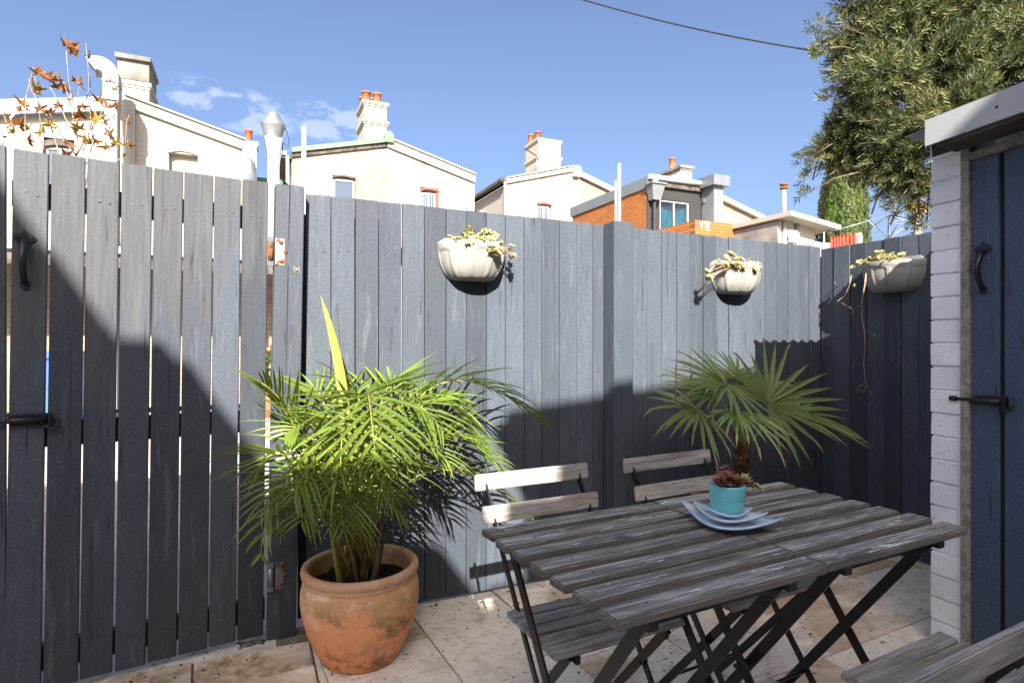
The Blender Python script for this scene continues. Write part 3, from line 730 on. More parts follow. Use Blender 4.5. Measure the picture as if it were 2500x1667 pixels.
def make_chair():
    c = thing('folding_chair', 'x', 'chair', (0, 0, 0), 0.0, 'slatted folding chairs round the table')
    for i in range(5):
        ob('seat_slat', bevel_box('seat_slat', .392, .0455, .0150, .0028, M['chair_wood'], .001, 2), None, c, loc=(0, -.104+i*.052, .4425))
    def up(z): return lerp(-.215, .365, z/.775)
    ang = math.atan2(.58, .775)
    for z in (.748, .668):
        ob('back_slat', bevel_box('back_slat', .400, .013, .0485, .0028, M['chair_wood'], .0008, 2), None, c, loc=(0, up(z)-.012, z), rot=(-.16, 0, 0))
    for x in (-.165, .165):
        m = MB(); flatbar(m, (x, up(0), 0), (x, up(.70), .70), .020, .006); flatbar(m, (x, up(.70)-.001, .698), (x, up(.77), .772), .024, .006)
        ob('upright', m, M['black_steel'], c)
        s_ = 1 if x > 0 else -1
        m = MB(); flatbar(m, (x-s_*.014, -.112, .432), (x-s_*.014, .255, 0), .024, .006)
        ob('leg', m, M['black_steel'], c)
        ob('seat_rail', MB().box((x-s_*.032-.006, -.128, .416), (x-s_*.032+.006, .128, .4345)), M['black_steel'], c)
        ob('pivot_bolt', MB().tube([(x-s_*.02, .0, .292), (x+s_*.008, .0, .292)], .006, 8), M['black_steel'], c)
    ob('cross_rod', MB().tube([(-.165, up(.17), .17), (.165, up(.17), .17)], .0048, 8), M['black_steel'], c)
    ob('cross_rod', MB().tube([(-.151, .150, .12), (.151, .150, .12)], .0048, 8), M['black_steel'], c)
    ob('cross_rod', MB().tube([(-.165, .146, .428), (.165, .146, .428)], .0048, 8), M['black_steel'], c)
    return c
ch = make_chair()
CH = [((.832, 1.336), R(2.6), 'slatted folding chair next to the palm pot, sunlight on its top slat'),
      ((1.385, 1.362), R(4.0), 'slatted folding chair between the fan palm and the table'),
      ((1.385, .778), R(184), 'slatted folding chair with its seat showing at the lower right'),
      ((.840, .795), R(184.5), 'slatted folding chair whose back cuts across the bottom right corner')]
for i, (p, a, lab) in enumerate(CH):
    o = ch if i == 0 else copy_tree(ch)
    o.location = (p[0], p[1], 0); o.rotation_euler = (0, 0, a); o['label'] = lab

# ------------------------------------------------------------------ dishes and blue pot on the table
def dish(name, label, c, az, DA, DB, H, hb, mat, rim=.0055, patches=None):
    a = Vector((math.cos(az), math.sin(az), 0)); b = Vector((-math.sin(az), math.cos(az), 0)); n = 20
    def pt(s, t, dz):
        u, v = (s+t)/2, (s-t)/2
        rr = 1-.16*abs(v)**3
        k = max(abs(s), abs(t))
        return (a*u*DA + b*v*DB*rr) + Vector((0, 0, H*abs(u)**2.0*k + hb*abs(v)**2 + .004*k**4 + dz))
    mb = MB()
    g = [[None]*(n+1) for _ in range(n+1)]
    for dz in (rim, 0):
        o = len(mb.v)
        for i in range(n+1):
            for j in range(n+1): mb.v.append(tuple(pt(-1+2*i/n, -1+2*j/n, dz)))
        for i in range(n):
            for j in range(n):
                q = (o+i*(n+1)+j, o+(i+1)*(n+1)+j, o+(i+1)*(n+1)+j+1, o+i*(n+1)+j+1)
                mi = 0
                if patches and dz:
                    s, t = (i+.5)/n*2-1, (j+.5)/n*2-1
                    if max(abs(s), abs(t)) > .55 and (i//4+j//4) % 3 == 0: mi = 1
                mb.f.append(q if dz else q[::-1]); mb.mi.append(mi); mb.sm.append(True)
    N1 = (n+1)**2
    ed = [(i, 0) for i in range(n)] + [(n, j) for j in range(n)] + [(n-i, n) for i in range(n)] + [(0, n-j) for j in range(n)]
    for k in range(len(ed)):
        i, j = ed[k]; i2, j2 = ed[(k+1) % len(ed)]
        p, q = i*(n+1)+j, i2*(n+1)+j2
        mb.f.append((p, p+N1, q+N1, q)); mb.mi.append(0); mb.sm.append(True)
    return ob(name, mb, [mat, M['plate_cream']], None, label, 'dish', None, loc=c)
AZ = math.atan2(-.211, .114)
PC = Vector((1.128, 1.162, .7005))
dish('square_dish', 'large pale blue square dish with raised corners, lowest of the stack', PC, AZ, .128, .112, .034, .010, M['plate_blue'], .0055, True)
dish('square_dish', 'middle sized pale dish with pointed corners between the large dish and saucer', PC+Vector((.004, .006, .012)), AZ+.04, .094, .084, .026, .008, M['plate_pale'], .0055, True)
dish('saucer', 'small blue grey saucer directly under the turquoise pot', PC+Vector((.006, .010, .0215)), AZ+.55, .060, .056, .014, .004, M['plate_blue'], .006)
bp = thing('turquoise_pot', 'small turquoise glazed pot of red succulents on stacked dishes', 'pot', PC+Vector((.004, .012, .030)))
pc = PC+Vector((.004, .012, .030))
ob('pot_body', MB().lathe([(0, 0), (.034, 0), (.0385, .003), (.0405, .012), (.0425, .026), (.0420, .032), (.0440, .038), (.0455, .052), (.0468, .066), (.0462, .0715), (.0440, .0725), (.0425, .069), (.041, .055), (0, .055)], 40), M['turquoise'], bp, loc=pc)
ob('soil', MB().lathe([(0, .060), (.02, .0605), (.042, .058)], 24), M['soil'], bp, loc=pc)

# ------------------------------------------------------------------ rosettes
def rosette(name, n, L, W, up, mats, layers=2, seed=0, inner=True, stem=0):
    r = random.Random(seed); mb = MB()
    for l in range(layers):
        k = n-l*2
        for i in range(k):
            a = 2*math.pi*(i+.5*l)/k + r.uniform(-.25, .25); e = lerp(up, 1.15, l/max(1, layers)) + r.uniform(-.15, .15)
            ll = L*(1-.28*l)*r.uniform(.82, 1.1); d = Vector((math.cos(a)*math.cos(e), math.sin(a)*math.cos(e), math.sin(e)))
            s = Vector((-math.sin(a), math.cos(a), 0)); nn = s.cross(d)*-1
            if nn.z < 0: nn = -nn
            w_ = W*r.uniform(.85, 1.1)
            B = Vector((0, 0, .001*l)); fold = nn*w_*.22
            P = [B, B+d*ll*.5+s*w_*.5+fold, B+d*ll*.78+s*w_*.34+fold*.8-Vector((0,0,ll*.03)), B+d*ll, B+d*ll*.78-s*w_*.34+fold*.8-Vector((0,0,ll*.03)), B+d*ll*.5-s*w_*.5+fold, B+d*ll*.5, B+d*ll*.78]
            mb.add(P, [(0,1,6), (1,2,7,6), (2,3,7), (0,6,5), (6,7,4,5), (7,3,4)], 0)
            if inner:
                q = nn*.0009
                Q = [B+d*ll*.08+q, B+d*ll*.5+s*w_*.24+fold*.5+q, B+d*ll*.84+q, B+d*ll*.5-s*w_*.24+fold*.5+q, B+d*ll*.5+q]
                mb.add(Q, [(0,1,4), (1,2,4), (2,3,4), (3,0,4)], 1)
    return mb.mesh(name, mats)
ROS = [rosette('rosette', 6, .024, .012, .42, [M['succ_cream'], M['succ_green']], 3, s) for s in range(5)]
SED = [rosette('rosette', 10, .020, .0068, .25, [M['succ_red'], M['succ_jade']], 3, 40+s, False) for s in range(3)] + [rosette('rosette', 10, .020, .008, .30, [M['succ_jade'], M['succ_jade']], 3, 50, False)]
for k, p in enumerate([(1.129, 1.178, 0.839), (1.114, 1.175, 0.822), (1.136, 1.172, 0.823), (1.151, 1.165, 0.818), (1.181, 1.165, 0.812), (1.096, 1.165, 0.812), (1.137, 1.155, 0.807), (1.149, 1.15, 0.804), (1.112, 1.16, 0.831), (1.082, 1.165, 0.81), (1.182, 1.135, 0.796), (1.191, 1.13, 0.794), (1.109, 1.15, 0.819), (1.133, 1.16, 0.812), (1.088, 1.145, 0.81), (1.159, 1.15, 0.806), (1.096, 1.17, 0.816), (1.117, 1.17, 0.835), (1.121, 1.15, 0.822), (1.15, 1.16, 0.809), (1.173, 1.15, 0.807), (1.088, 1.15, 0.823), (1.102, 1.14, 0.811), (1.176, 1.14, 0.801)]):
    ob('rosette', SED[(k*7) % 3] if k not in (3, 4, 11) else SED[3], None, bp, loc=p, rot=(rnd.uniform(-.5, .7), rnd.uniform(-.6, .6), rnd.uniform(0, 6)))
stm = MB()
for p in [(1.129, 1.178, 0.834), (1.151, 1.165, 0.814), (1.182, 1.135, 0.794), (1.096, 1.165, 0.809), (1.149, 1.15, 0.8)]: stm.tube([(pc.x, pc.y, pc.z+.055), Vector(p)-Vector((0, 0, .01)), p], .0022, 5)
ob('stems', stm, M['succ_stem'], bp)

# ------------------------------------------------------------------ wall planters
def planter_mesh(a=.16, dp=.150, Hh=.165):
    mb = MB(); nf, nh = 98, 30; npan = 5
    def f(h): 
        t = h/Hh
        return .50+.50*math.sqrt(1-(1-min(1, t/.86))**2) if t < .86 else 1.0
    for j in range(nh+1):
        h = Hh*j/nh
        for i in range(nf+1):
            ph = math.pi*i/nf; k = f(h)
            r = 1.0
            if h < .138:
                u = (i/nf*npan*1.0) % 1.0; q = abs(u-.5)*2            # 0 mid panel, 1 on the rib
                top = .112+.022*math.sqrt(max(0, 1-q*q))
                e = min(1, max(0, (.80-q)/.10))*min(1, max(0, (top-h)/.006))*min(1, max(0, h/.02))
                r = 1-.034*e
            else: r = 1.022
            x = a*k*r*math.cos(ph)*(1 if h < .138 else .985); y = -dp*k*r*math.sin(ph)**.85
            mb.v.append((x, y, h))
    for j in range(nh):
        for i in range(nf):
            p = j*(nf+1)+i; mb.f.append((p, p+1, p+nf+2, p+nf+1)); mb.mi.append(0); mb.sm.append(True)
    mb.f.append(tuple(range(nf, -1, -1))); mb.mi.append(0); mb.sm.append(False)
    # thickness of the rim
    o = len(mb.v)
    for i in range(nf+1):
        ph = math.pi*i/nf; mb.v.append((a*.955*math.cos(ph), -dp*.95*math.sin(ph)**.85, Hh)); 
    for i in range(nf+1):
        ph = math.pi*i/nf; mb.v.append((a*.94*math.cos(ph), -dp*.92*math.sin(ph)**.85, Hh-.05))
    for i in range(nf):
        p = nh*(nf+1)+i; mb.f.append((p, p+1, o+i+1, o+i)); mb.mi.append(0); mb.sm.append(False)
        mb.f.append((o+i, o+i+1, o+nf+2+i, o+nf+1+i)); mb.mi.append(0); mb.sm.append(True)
    return mb
PLM = planter_mesh().mesh('bowl', M['planter'])
def wall_planter(label, loc, rotz):
    t = thing('wall_planter', label, 'planter', loc, rotz, 'half bowl planters hung on the fences')
    ob('bowl', PLM, None, t)
    ob('back_plate', MB().prism([(-.150, .105), (.150, .105), (.1615, .168), (.128, .190), (-.128, .190), (-.1615, .168)], -.012, -.001), M['planter'], t)
    ob('soil', MB().add([(0, -.006, .150)] + [(.15*math.cos(math.pi*i/16), -.008-.132*math.sin(math.pi*i/16)**.85, .146) for i in range(17)], [(0, i+1, i+2) for i in range(16)]), M['soil'], t)
    ob('hook_screw', MB().lathe([(0, .003), (.004, .002), (.0055, 0)], 8), M['black_iron'], t, loc=(.09, -.0125, .178), rot=(R(90), 0, 0))
    return t
p1 = wall_planter('stone coloured half bowl planter nearest the gate with trailing variegated succulent', (.943, 2.587, 1.448), 0)
p2 = wall_planter('stone coloured half bowl planter above the fan palm, on the sunny long fence', (2.525, 2.587, 1.437), 0)
p3 = wall_planter('stone coloured half bowl planter beside the brick pier with long trailing stem', (3.254, 2.118, 1.437), R(-90))
def succulent(label, pts, base, stems, parentless=True, loose=(), face=(0, -1, 0)):
    s = thing('trailing_succulent', label, 'plant', base, None, 'variegated succulents in the wall planters')
    for p in pts:
        d = Vector(face)*rnd.uniform(.1, .9)+Vector((rnd.uniform(-.5, .5), rnd.uniform(-.3, .3), rnd.uniform(.4, 1)))
        q = d.to_track_quat('Z', 'Y').to_euler(); q.rotate_axis('Z', rnd.uniform(0, 6))
        o = ob('rosette', ROS[rnd.randrange(5)], None, s, loc=p, rot=q); k = rnd.uniform(.78, 1.12); o.scale = (k, k, k)
    mb = MB()
    for p in pts:
        b = Vector(base)+Vector((rnd.uniform(-.02, .02), rnd.uniform(-.02, .02), 0)); m = (b+Vector(p))/2+Vector((rnd.uniform(-.01, .01), rnd.uniform(-.01, .01), .02))
        b2 = b.lerp(Vector(p), .35)
        mb.tube([b2, m, p], .0011, 5)
    ob('stems', mb, M['succ_stem'], s)
    for st in stems: ob('trailing_stem', MB().tube(st, [.0032]*(len(st)//2)+[.002]*(len(st)-len(st)//2), 6), M['succ_stem'], s)
    for p in loose:
        for k in range(4):
            q = Vector((rnd.uniform(-1, 1), rnd.uniform(-1, .3), rnd.uniform(-.6, .8))).to_track_quat('Z', 'Y').to_euler()
            o = ob('leaf', LEAFM, None, s, loc=Vector(p)+Vector((rnd.uniform(-.006, .006), rnd.uniform(-.006, .006), rnd.uniform(-.006, .006))), rot=q); k2 = rnd.uniform(.6, 1.1); o.scale = (k2, k2, k2)
    return s
LEAFM = MB().add([(0,0,0), (.006,.001,.010), (.004,.001,.018), (0,0,.022), (-.004,.001,.018), (-.006,.001,.010), (0,-.002,.011)], [(0,1,6), (1,2,6), (2,3,6), (3,4,6), (4,5,6), (5,0,6)]).mesh('leaf', M['succ_green'])
def spread(pts, k, s_): return pts + [tuple(Vector(rnd.choice(pts))+Vector((rnd.uniform(-s_, s_), rnd.uniform(-.012, .012), rnd.uniform(-s_*.5, s_*.45)))) for _ in range(k)]
succulent('variegated succulent spilling right from the planter nearest the gate', spread([(0.899, 2.5, 1.674), (0.816, 2.51, 1.63), (0.824, 2.49, 1.616), (0.853, 2.48, 1.618), (0.87, 2.5, 1.641), (0.891, 2.5, 1.641), (0.918, 2.5, 1.657), (0.919, 2.46, 1.611), (0.942, 2.48, 1.625), (0.977, 2.5, 1.667), (0.981, 2.48, 1.625), (1.009, 2.5, 1.649), (1.001, 2.47, 1.625), (0.9, 2.45, 1.606), (0.954, 2.45, 1.606), (0.979, 2.43, 1.569), (1.014, 2.43, 1.562), (1.039, 2.46, 1.61), (0.838, 2.48, 1.612), (0.957, 2.5, 1.647), (0.897, 2.48, 1.625), (0.993, 2.43, 1.586)], 26, .034) + [(1.107, 2.49, 1.604), (1.102, 2.48, 1.55), (1.094, 2.48, 1.585), (1.108, 2.48, 1.561)], (.943, 2.52, 1.60), [[(1.009, 2.47, 1.609), (1.035, 2.45, 1.591), (1.067, 2.46, 1.593), (1.107, 2.49, 1.598)], [(1.059, 2.46, 1.589), (1.079, 2.47, 1.575), (1.098, 2.48, 1.547)]])
succulent('sun bleached variegated succulent in the planter above the fan palm', spread([(2.423, 2.5, 1.645), (2.402, 2.5, 1.631), (2.35, 2.5, 1.607), (2.315, 2.49, 1.586), (2.221, 2.45, 1.538), (2.213, 2.45, 1.527), (2.232, 2.44, 1.511), (2.226, 2.44, 1.496), (2.399, 2.46, 1.59), (2.46, 2.48, 1.611), (2.453, 2.45, 1.585), (2.5, 2.47, 1.61), (2.523, 2.46, 1.594), (2.572, 2.49, 1.628), (2.572, 2.46, 1.59), (2.605, 2.46, 1.58), (2.485, 2.5, 1.635), (2.369, 2.48, 1.588), (2.545, 2.44, 1.561), (2.419, 2.46, 1.584), (2.477, 2.45, 1.584)], 28, .034), (2.525, 2.52, 1.59), [[(2.296, 2.47, 1.574), (2.238, 2.45, 1.547), (2.218, 2.44, 1.513), (2.217, 2.43, 1.479)]])
def X3(l): return l
succulent('pale variegated succulent beside the brick pier with stems trailing down the fence', [(3.15, 2.294, 1.589), (3.16, 2.259, 1.615), (3.15, 2.237, 1.60)] + spread([(3.17, 2.205, 1.633), (3.17, 2.158, 1.638), (3.16, 2.177, 1.613), (3.15, 2.12, 1.628), (3.15, 2.088, 1.626), (3.14, 2.099, 1.608), (3.13, 2.145, 1.602), (3.16, 2.064, 1.612), (3.17, 2.033, 1.620), (3.15, 2.044, 1.608), (3.14, 2.199, 1.610), (3.18, 2.154, 1.645)], 34, .036), (3.19, 2.118, 1.59),
    [[(3.12, 2.197, 1.547), (3.12, 2.209, 1.473), (3.14, 2.237, 1.384), (3.16, 2.249, 1.296), (3.17, 2.241, 1.22), (3.18, 2.246, 1.155), (3.19, 2.261, 1.055), (3.19, 2.256, 0.972), (3.19, 2.243, 0.922), (3.19, 2.261, 0.883), (3.19, 2.288, 0.886)],
     [(3.14, 2.299, 1.547), (3.15, 2.319, 1.495), (3.17, 2.359, 1.44), (3.18, 2.417, 1.408), (3.18, 2.387, 1.394), (3.17, 2.357, 1.38), (3.17, 2.316, 1.357), (3.17, 2.308, 1.331), (3.17, 2.323, 1.32)],
     [(3.13, 2.199, 1.563), (3.12, 2.201, 1.495), (3.13, 2.225, 1.418), (3.15, 2.244, 1.339)]], loose=[(3.14, 2.279, 1.48), (3.14, 2.252, 1.367), (3.14, 2.242, 1.353), (3.16, 2.189, 1.196), (3.16, 2.175, 1.196), (3.18, 2.266, 0.927), (3.18, 2.22, 0.891), (3.18, 2.273, 0.848), (3.18, 2.293, 0.893)], face=(-1, 0, 0))

# ================================================================== POTTED PALMS
POT = Vector((.385, 2.255, 0))
tp = thing('terracotta_pot', 'big mossy terracotta pot holding the leafy palm by the gate post', 'pot', POT)
ob('pot_body', MB().lathe([(0, 0), (.128, 0), (.140, .006), (.166, .055), (.192, .115), (.209, .175), (.2155, .225), (.214, .262), (.206, .292), (.203, .300), (.2060, .303), (.2075, .308), (.2045, .3125), (.2115, .320), (.2140, .332), (.2105, .344), (.202, .349), (.191, .347), (.185, .337), (.186, .318), (.190, .28), (.190, .25)], 64), M['terracotta'], tp, loc=POT)
mb = MB()
for r_, k in ((0, 1), (.05, 12), (.10, 20), (.15, 28), (.188, 34)): pass
n = 40; rr = [0.001, .04, .08, .12, .155, .189]
for r_ in rr:
    for k in range(n):
        a = 2*math.pi*k/n; x, y = r_*math.cos(a), r_*math.sin(a); mb.v.append((x, y, .272+.018*mnoise.noise(Vector((x*30, y*30, 3)))+.02*(1-r_/.19)))
for i in range(len(rr)-1):
    for k in range(n): mb.f.append((i*n+k, i*n+(k+1) % n, (i+1)*n+(k+1) % n, (i+1)*n+k)); mb.mi.append(0); mb.sm.append(True)
ob('soil', mb, M['soil'], tp, loc=POT)

def bez(p0, p1, p2, t): return p0*(1-t)**2 + p1*2*t*(1-t) + p2*t*t
def leaflet(mb, B, d, nrm, L, W, droop, twist=0.0, mi=0, seg=4):
    d = d.normalized(); s = d.cross(nrm)
    if s.length < 1e-4: s = d.cross(Vector((1, 0, 0)))
    s.normalize(); nn = s.cross(d).normalized()
    prof = [.35, 1.0, .92, .62, .0] if seg == 4 else [.4, 1.0, .6, 0]
    o = len(mb.v)
    for i in range(seg+1):
        t = i/seg; c = B + d*L*t - Vector((0, 0, 1))*droop*L*t*t
        w_ = W*prof[i]; f = nn*w_*.35
        if i < seg: mb.v.extend([tuple(c+s*w_*.5+f), tuple(c), tuple(c-s*w_*.5+f)])
        else: mb.v.append(tuple(c))
    fs = []
    for i in range(seg-1):
        a = o+i*3; b = a+3; fs += [(a, a+1, b+1, b), (a+1, a+2, b+2, b+1)]
    a = o+(seg-1)*3; tip = o+seg*3; fs += [(a, a+1, tip), (a+1, a+2, tip)]
    mb.f += fs; mb.mi += [mi]*len(fs); mb.sm += [False]*len(fs)
def frond(parent, p0, pm, p2, n=26, L=.24, W=.014, start=.30, droop=.30, lift=.35, r0=.0045):
    p0, pm, p2 = Vector(p0), Vector(pm), Vector(p2); c = pm*2-(p0+p2)*.5
    mb = MB(); pts = [bez(p0, c, p2, i/14) for i in range(15)]
    mb.tube(pts, [lerp(r0, .0012, i/14) for i in range(15)], 6, 1)
    roll = rnd.uniform(-.35, .35)
    for i in range(n):
        t = lerp(start, .985, (i/(n-1))**.92); P = bez(p0, c, p2, t); Tn = (bez(p0, c, p2, min(1, t+.02))-bez(p0, c, p2, t-.02)).normalized()
        up = Vector((0, 0, 1)); S = Tn.cross(up)
        if S.length < .15: S = Tn.cross(Vector((0, -1, .2)))
        S.normalize(); N_ = S.cross(Tn).normalized()
        S = (S*math.cos(roll)+N_*math.sin(roll)).normalized(); N_ = S.cross(Tn).normalized()
        q = (t-start)/(1-start)
        ll = L*(.55+.75*math.sin(math.pi*min(1, .18+.80*q))**.8-.35*q**3)
        for sd in (-1, 1):
            fw = lerp(.35, 1.25, q**1.3)*rnd.uniform(.85, 1.15)
            d = S*sd + Tn*fw + N_*lift*rnd.uniform(.5, 1.2)
            leaflet(mb, P, d, N_, ll*rnd.uniform(.85, 1.1), W*rnd.uniform(.8, 1.15), droop*rnd.uniform(.25, .95))
    # the terminal pair
    return ob('frond', mb, [M['palm_leaf'], M['palm_stem']], parent, fix=False)
palm = thing('potted_palm', 'bushy bright green feather palm growing in the big terracotta pot', 'palm', POT+Vector((0, 0, .28)))
def pbase(): 
    a, r_ = rnd.uniform(0, 6.28), rnd.uniform(.01, .07); return Vector((POT.x+r_*math.cos(a), POT.y+r_*math.sin(a), .30))
FR = [  # (middle, tip, leaflet pairs, leaflet length, droop)
    ((0.215, 2.24, 0.777), (0.044, 2.18, 1.029), 26, .22, .02, .10), ((0.211, 2.2, 0.741), (0.081, 2.2, 0.97), 20, .20, .04, .1), ((0.172, 2.14, 0.741), (0.036, 2.06, 0.756), 24, .20, .32, .3),
    ((0.177, 2.12, 0.71), (0.041, 2.04, 0.629), 18, .17, .36, .3), ((0.157, 2.12, 0.677), (0.035, 2.04, 0.487), 14, .13, .45, .25),
    ((0.376, 2.06, 0.957), (0.364, 1.86, 0.798), 22, .23, .28, .2), ((0.3, 2.04, 0.873), (0.264, 1.92, 0.725), 18, .19, .35, .3),
    ((0.666, 2.36, 0.966), (1.149, 2.24, 0.82), 30, .25, .38, .3), ((0.614, 2.36, 0.918), (0.89, 2.3, 0.717), 28, .24, .42, .3), ((0.632, 2.3, 0.769), (0.947, 2.2, 0.647), 26, .22, .35, .3),
    ((0.595, 2.42, 0.82), (0.822, 2.46, 0.9), 22, .19, .25, .3),
    ((0.486, 2.42, 0.893), (0.601, 2.48, 0.977), 18, .19, .10, .3), ((0.412, 2.42, 0.897), (0.319, 2.5, 0.967), 18, .18, .2, .3), ((0.294, 2.36, 0.83), (0.225, 2.42, 0.985), 18, .18, .10, .2),
    ((0.414, 2.1, 0.844), (0.492, 2.0, 0.755), 18, .18, .35, .3), ((0.248, 2.1, 0.784), (0.1, 2.0, 0.71), 18, .17, .35, .3),
    ((0.495, 2.2, 0.748), (0.662, 2.05, 0.731), 22, .22, .40, .3), ((0.257, 2.18, 0.791), (0.116, 2.08, 0.865), 22, .20, .25, .3), ((0.423, 2.3, 0.61), (0.682, 2.42, 0.626), 20, .20, .35, .3),
    ((0.671, 2.32, 0.647), (1.082, 2.26, 0.424), 22, .17, .40, .3), ((0.479, 2.2, 0.886), (0.648, 2.08, 0.846), 22, .22, .40, .3), ((0.339, 2.25, 0.812), (0.404, 2.2, 0.943), 18, .18, .15, .3)]
for m_, t_, n_, L_, dr, lf in FR: frond(palm, pbase(), m_, t_, int(n_*.66), L_*1.06, .0132, .38, dr, lf)
for m_, t_, n_, L_ in (((0.25, 2.06, 0.634), (0.15, 1.94, 0.611), 12, .16), ((0.304, 2.02, 0.658), (0.271, 1.9, 0.588), 12, .15), ((0.389, 2.08, 0.628), (0.466, 1.98, 0.574), 11, .15), ((0.208, 2.1, 0.601), (0.101, 2.02, 0.575), 11, .14), ((0.317, 2.02, 0.738), (0.224, 1.9, 0.689), 12, .18), ((0.399, 2.06, 0.737), (0.436, 1.94, 0.656), 12, .18), ((0.226, 2.02, 0.706), (0.131, 1.92, 0.694), 12, .18)):
    frond(palm, pbase(), m_, t_, n_, L_, .0105, .42, .38, .3)
for k in range(8):
    b = pbase(); a = rnd.uniform(0, 6.28); r_ = rnd.uniform(.06, .18); h = rnd.uniform(.55, .80)
    tip = Vector((POT.x+math.cos(a)*(r_+rnd.uniform(.05, .16)), min(2.54, POT.y+math.sin(a)*(r_+.08)), h-rnd.uniform(-.04, .12))); mid = Vector((POT.x+math.cos(a)*r_*.55, POT.y+math.sin(a)*r_*.55, h))
    frond(palm, b, mid, tip, 10, .15, .0115, .50, .3, .3)
sp = MB(); P0, P1, P2 = Vector((0.346, 2.3, 0.572)), Vector((0.329, 2.33, 0.988)), Vector((0.253, 2.36, 1.344))
for i in range(13):
    t = i/12; c = bez(P0, P1*2-(P0+P2)*.5, P2, t); w_ = .019*math.sin(math.pi*(.12+.88*t)**1.05)**.7+.0008
    sp.v.extend([tuple(c+Vector((w_, 0, 0))), tuple(c+Vector((0, -w_*.35, 0))), tuple(c-Vector((w_, 0, 0)))])
for i in range(12):
    a = i*3; sp.f += [(a, a+1, a+4, a+3), (a+1, a+2, a+5, a+4)]; sp.mi += [0, 0]; sp.sm += [False, False]
ob('spear_leaf', sp, M['spear_leaf'], palm, fix=False)
for k in range(13):
    a = k*2.4; r_ = .012+.006*k; b = Vector((POT.x+r_*math.cos(a), POT.y+r_*math.sin(a)*.8, .27)); e = b+Vector((math.cos(a)*.05, math.sin(a)*.05, rnd.uniform(.12, .30)))
    ob('cane', MB().tube([b, b.lerp(e, .3)+Vector((rnd.uniform(-.008, .008), 0, 0)), e], [.013, .010, .0055], 8), M['palm_cane'] if k % 3 else M['palm_stem'], palm)

# fan palm behind the table
FP = Vector((2.116, 2.10, 0))
fpot = thing('terracotta_pot', 'tall terracotta pot hidden behind the table under the fan palm', 'pot', FP)
ob('pot_body', MB().lathe([(0, 0), (.15, 0), (.16, .01), (.20, .25), (.218, .40), (.232, .405), (.232, .455), (.212, .46), (.205, .42), (0, .41)], 40), M['terracotta_plain'], fpot, loc=FP)
ob('soil', MB().lathe([(0, .43), (.206, .42)], 24), M['soil'], fpot, loc=FP)
fan = thing('fan_palm', 'fan palm with splayed pleated leaves and browned tips behind the table', 'palm', FP+Vector((0, 0, .48)))
tk = MB().tube([FP+Vector((0, 0, .42)), FP+Vector((.004, 0, .58)), FP+Vector((.0, 0, .70))], [.026, .030, .020], 12)
for k in range(60):
    a = rnd.uniform(0, 6.28); z = rnd.uniform(.50, .70); b = FP+Vector((.022*math.cos(a), .022*math.sin(a), z)); e = b+Vector((math.cos(a)*.022, math.sin(a)*.022, rnd.uniform(.02, .06)))
    leaflet(tk, b, e-b, Vector((math.cos(a), math.sin(a), 0)), (e-b).length*1.3, .012, .0, 0, 0, 3)
ob('trunk', tk, M['fibre'], fan, fix=False)
def fan_leaf(hub, tipdir, nrm, L, n=17, arc=250, droop=.22, browned=.25):
    hub = Vector(hub); d = Vector(tipdir).normalized(); nrm = Vector(nrm); nrm = (nrm-d*nrm.dot(d)).normalized(); s = d.cross(nrm)
    mb = MB()
    base = FP+Vector((rnd.uniform(-.015, .015), rnd.uniform(-.015, .015), .66))
    mid = base.lerp(hub, .5)+Vector((0, 0, .05))
    mb.tube([bez(base, mid*2-(base+hub)*.5, hub, i/8) for i in range(9)], [.0055, .005, .0046, .0042, .004, .0038, .0035, .0032, .003], 6, 0)
    for i in range(n):
        a = R(lerp(-arc/2, arc/2, i/(n-1)))+rnd.uniform(-.03, .03)
        dd = d*math.cos(a)+s*math.sin(a)+nrm*rnd.uniform(-.02, .16)
        ll = 1.12*L*(1-.26*abs(i/(n-1)*2-1)**1.5)*rnd.uniform(.88, 1.08)
        dd = dd+nrm*.05
        dr_ = droop*rnd.uniform(.1, 1.1)
        leaflet(mb, hub+dd*.004, dd, nrm, ll, .0245*L/.3*rnd.uniform(.85, 1.1), dr_)
        if rnd.random() < browned:
            e = hub+dd*.004 + dd.normalized()*ll*.84 - Vector((0, 0, 1))*dr_*ll*.84**2
            leaflet(mb, e, dd.normalized()-Vector((0, 0, 1))*(dr_*1.7+rnd.uniform(0, .25)), nrm, ll*.22, .011, .3, 0, 1, 3)
    return ob('fan_leaf', mb, [M['fan_leaf'], M['dry_leaf']], fan, fix=False)
FL = [((1.922, 2.0, 0.978), (-.85, -.25, .06), (.05, -.62, .8), .30, 200, .20), ((2.142, 1.98, 0.89), (.75, -.1, .42), (.0, -.85, .45), .31, 235, .16), ((1.746, 1.98, 0.877), (-.9, -.2, -.12), (.1, -.5, .85), .25, 170, .42),
      ((2.405, 2.06, 0.817), (.95, -.05, -.12), (.1, -.45, .9), .34, 130, .30), ((2.125, 2.14, 0.992), (.1, .4, .3), (0, -.6, .8), .22, 200, .30), ((2.214, 2.1, 0.924), (.5, .5, .3), (-.1, -.5, .8), .26, 190, .26),
      ((1.968, 2.12, 0.931), (-.6, .5, .25), (.1, -.5, .8), .27, 180, .25), ((1.907, 1.92, 0.87), (-.25, -.8, -.25), (0, -.3, .9), .24, 150, .45)]
for h, d, n_, L_, arc, dr in FL: fan_leaf(h, d, n_, L_, 17, arc, dr)
for pth in ([(2.036, 2.05, 0.71), (1.845, 2.0, 0.785), (1.715, 1.98, 0.882), (1.629, 1.98, 0.92), (1.639, 1.99, 1.073)], [(2.036, 2.05, 0.748), (1.8, 2.0, 0.84), (1.678, 2.0, 0.968), (1.75, 2.02, 1.026)]):
    ob('dead_stalk', MB().tube(pth, .0035, 6), M['dry_leaf'], fan)
